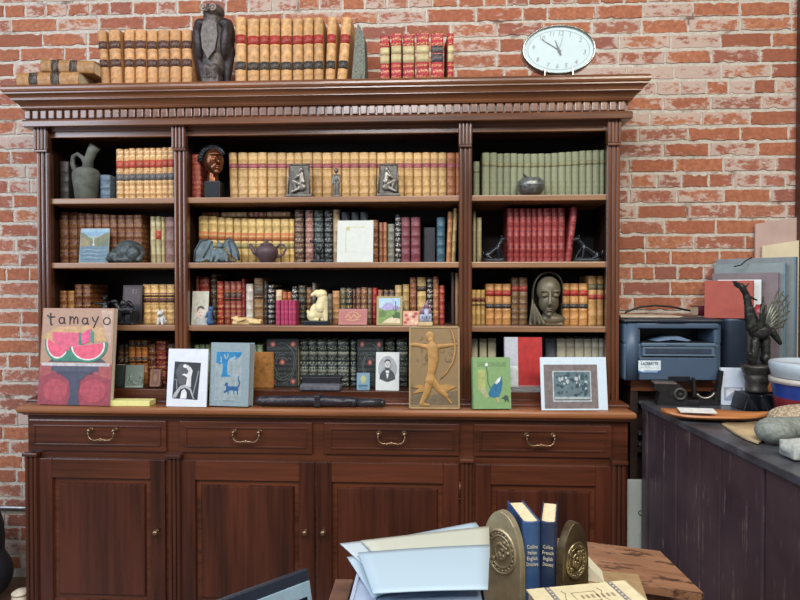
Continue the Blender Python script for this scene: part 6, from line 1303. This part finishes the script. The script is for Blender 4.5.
def quad_sheet(label, px, z, c, bend=0, dz=(0, 0, 0, 0), th=.0012, n=10):
    """sheet through four corners on a level plane, corners may sag"""
    q = [dpt(a_, b_, z) + Vector((0, 0, d_)) for (a_, b_), d_ in zip(px, dz)]
    cen = sum(q, Vector()) / 4; mb = MB(); m = plain(c, .55, 0, .015, 3); mb.mi(m); g1 = []; g2 = []
    for k in range(n + 1):
        u_ = k / n; r1 = []; r2 = []
        for j_ in range(n + 1):
            v_ = j_ / n; p_ = (q[0] * (1 - u_) + q[1] * u_) * (1 - v_) + (q[3] * (1 - u_) + q[2] * u_) * v_ - cen
            p_.z += bend * math.sin(math.pi * u_) * .5 + bend * .4 * math.sin(math.pi * v_)
            r1.append(mb.bm.verts.new(p_ + Vector((0, 0, th)))); r2.append(mb.bm.verts.new(p_))
        g1.append(r1); g2.append(r2)
    for g_ in (g1, g2):
        for p, q_ in zip(g_, g_[1:]):
            for j_ in range(n): mb.bm.faces.new((p[j_], q_[j_], q_[j_ + 1], p[j_ + 1])).smooth = True
    for k in range(n):
        mb.bm.faces.new((g1[k][0], g2[k][0], g2[k + 1][0], g1[k + 1][0])); mb.bm.faces.new((g1[k][n], g1[k + 1][n], g2[k + 1][n], g2[k][n]))
        mb.bm.faces.new((g1[0][k], g1[0][k + 1], g2[0][k + 1], g2[0][k])); mb.bm.faces.new((g1[n][k], g2[n][k], g2[n][k + 1], g1[n][k + 1]))
    return tag(mb.build('paper_sheet', None, None, tuple(cen)), label, 'paper', 'papers on the letter tray')
WP = (158, 178, 190)
quad_sheet('large white sheet on top of the letter tray pile', ((358, 553), (490, 545), (488, 590), (373, 594)), PZ + .006, WP, .003, (0, 0, 0, 0))
quad_sheet('cream sheet just behind the large white sheet on the tray', ((361, 541), (489, 526.5), (490, 558), (384, 565)), PZ + .0035, (176, 178, 164), .001)
quad_sheet('white sheet whose corner peaks at the back of the tray pile', ((400, 537), (475.5, 522.5), (489, 540), (430, 560)), PZ + .0010, WP)
quad_sheet('white printed sheet pointing left out of the tray pile', ((340, 544), (369, 540.5), (410, 570), (364, 566)), PZ - .0015, (172, 184, 190))
quad_sheet('white sheet with drooping left edge under the pile', ((347, 557.5), (372, 556), (398, 590), (373, 594)), PZ - .005, WP, .002, (0, 0, 0, -.008))
mb = MB(); mb.box((-.0, -.10, 0), (.036, .0, .095), None, .003); t = thing('cardboard_box', 'small brown cardboard box left of the letter tray', 'box', (lx(335, -1.66), -1.66, DZ + .0008)); mb.build('carton', plain((110, 78, 60), .6), t); mb = MB(); mb.box((.022, -.1008, .045), (.031, -.0985, .085), plain((176, 140, 84), .5)); mb.build('label', None, t)
a = dpt(460, 597, .775); mb = MB(); mb.box((-.12, -.045, 0), (.02, .06, .044), plain((160, 128, 92), .6, 0, .08), .002); tag(mb.build('manila_folder', None, None, (lx(462, -1.69), -1.69, DZ + .0006), (0, 0, R(3))), 'thick tan folder lying between the letter tray and the brass bookend', 'folder')
# laptop
lt = dpt(308, 569, .985); l2 = dpt(215, 603, .985); dv = Vector((lt.x - l2.x, lt.y - l2.y, 0)); la_ = math.atan2(dv.y, dv.x)
lap = thing('laptop', 'open dark laptop with pale screen edge at the bottom of the picture', 'laptop', (lt.x, lt.y, DZ + .0008), (0, 0, la_))
mb = MB(); hh = .985 - DZ; Ms = Matrix.Rotation(R(-14), 4, 'X')
lo = math.cos(R(14)); 
zt2 = (hh) / lo; oy = -math.sin(R(14)) * zt2
Mt = Matrix.Translation((0, oy, 0)) @ Ms
mb.box((-.33, .0, .012), (0, .012, zt2), plain((30, 36, 48), .3, 0, .05), .002, Mt); mb.build('lid', None, lap)
mb = MB(); mb.box((-.328, -.0035, .012), (-.002, .0, zt2 - .016), plain((128, 152, 166), .35), .001, Mt); mb.build('bezel', None, lap)
mb = MB(); mb.box((-.318, -.0045, .022), (-.010, -.0030, zt2 - .036), plain((12, 16, 24), .15), 0, Mt); mb.build('screen', None, lap)
mb = MB(); mb.box((-.33, oy - .225, 0), (0, oy + .005, .014), plain((60, 66, 76), .4), .003); mb.build('keyboard_base', None, lap)

# ------------------------------------------------------------------ light
def area(name, loc, rot, sx, sy, p, col):
    l = bpy.data.lights.new(name, 'AREA'); l.shape = 'RECTANGLE'; l.size = sx; l.size_y = sy; l.energy = p; l.color = col
    o = bpy.data.objects.new(name, l); put(o); o.location = loc; o.rotation_euler = rot; return o
for x, y, p, c_ in ((-1.7, -2.9, 54, (.88, .91, 1)), (.4, -2.7, 56, (1, .96, .92)), (-.5, -4.4, 60, (.98, .98, 1.0)), (1.9, -3.3, 72, (1, .93, .80))):
    area('ceiling_light', (x, y, 3.5), (R(30), 0, 0), 1.3, .35, p, c_)
area('window_light', (-3.6, -3.0, 2.55), (R(76), 0, R(-52)), 1.6, 2.0, 90, (.72, .83, 1.0))
wd_ = bpy.data.worlds.new('world'); S.world = wd_; wd_.use_nodes = True
bg = wd_.node_tree.nodes['Background']; bg.inputs[0].default_value = (.86, .93, 1.0, 1); bg.inputs[1].default_value = .22
S.view_settings.view_transform = 'Standard'; S.view_settings.look = 'None'; S.view_settings.gamma = 1; S.view_settings.use_curve_mapping = False
S.view_settings.exposure = -0.13
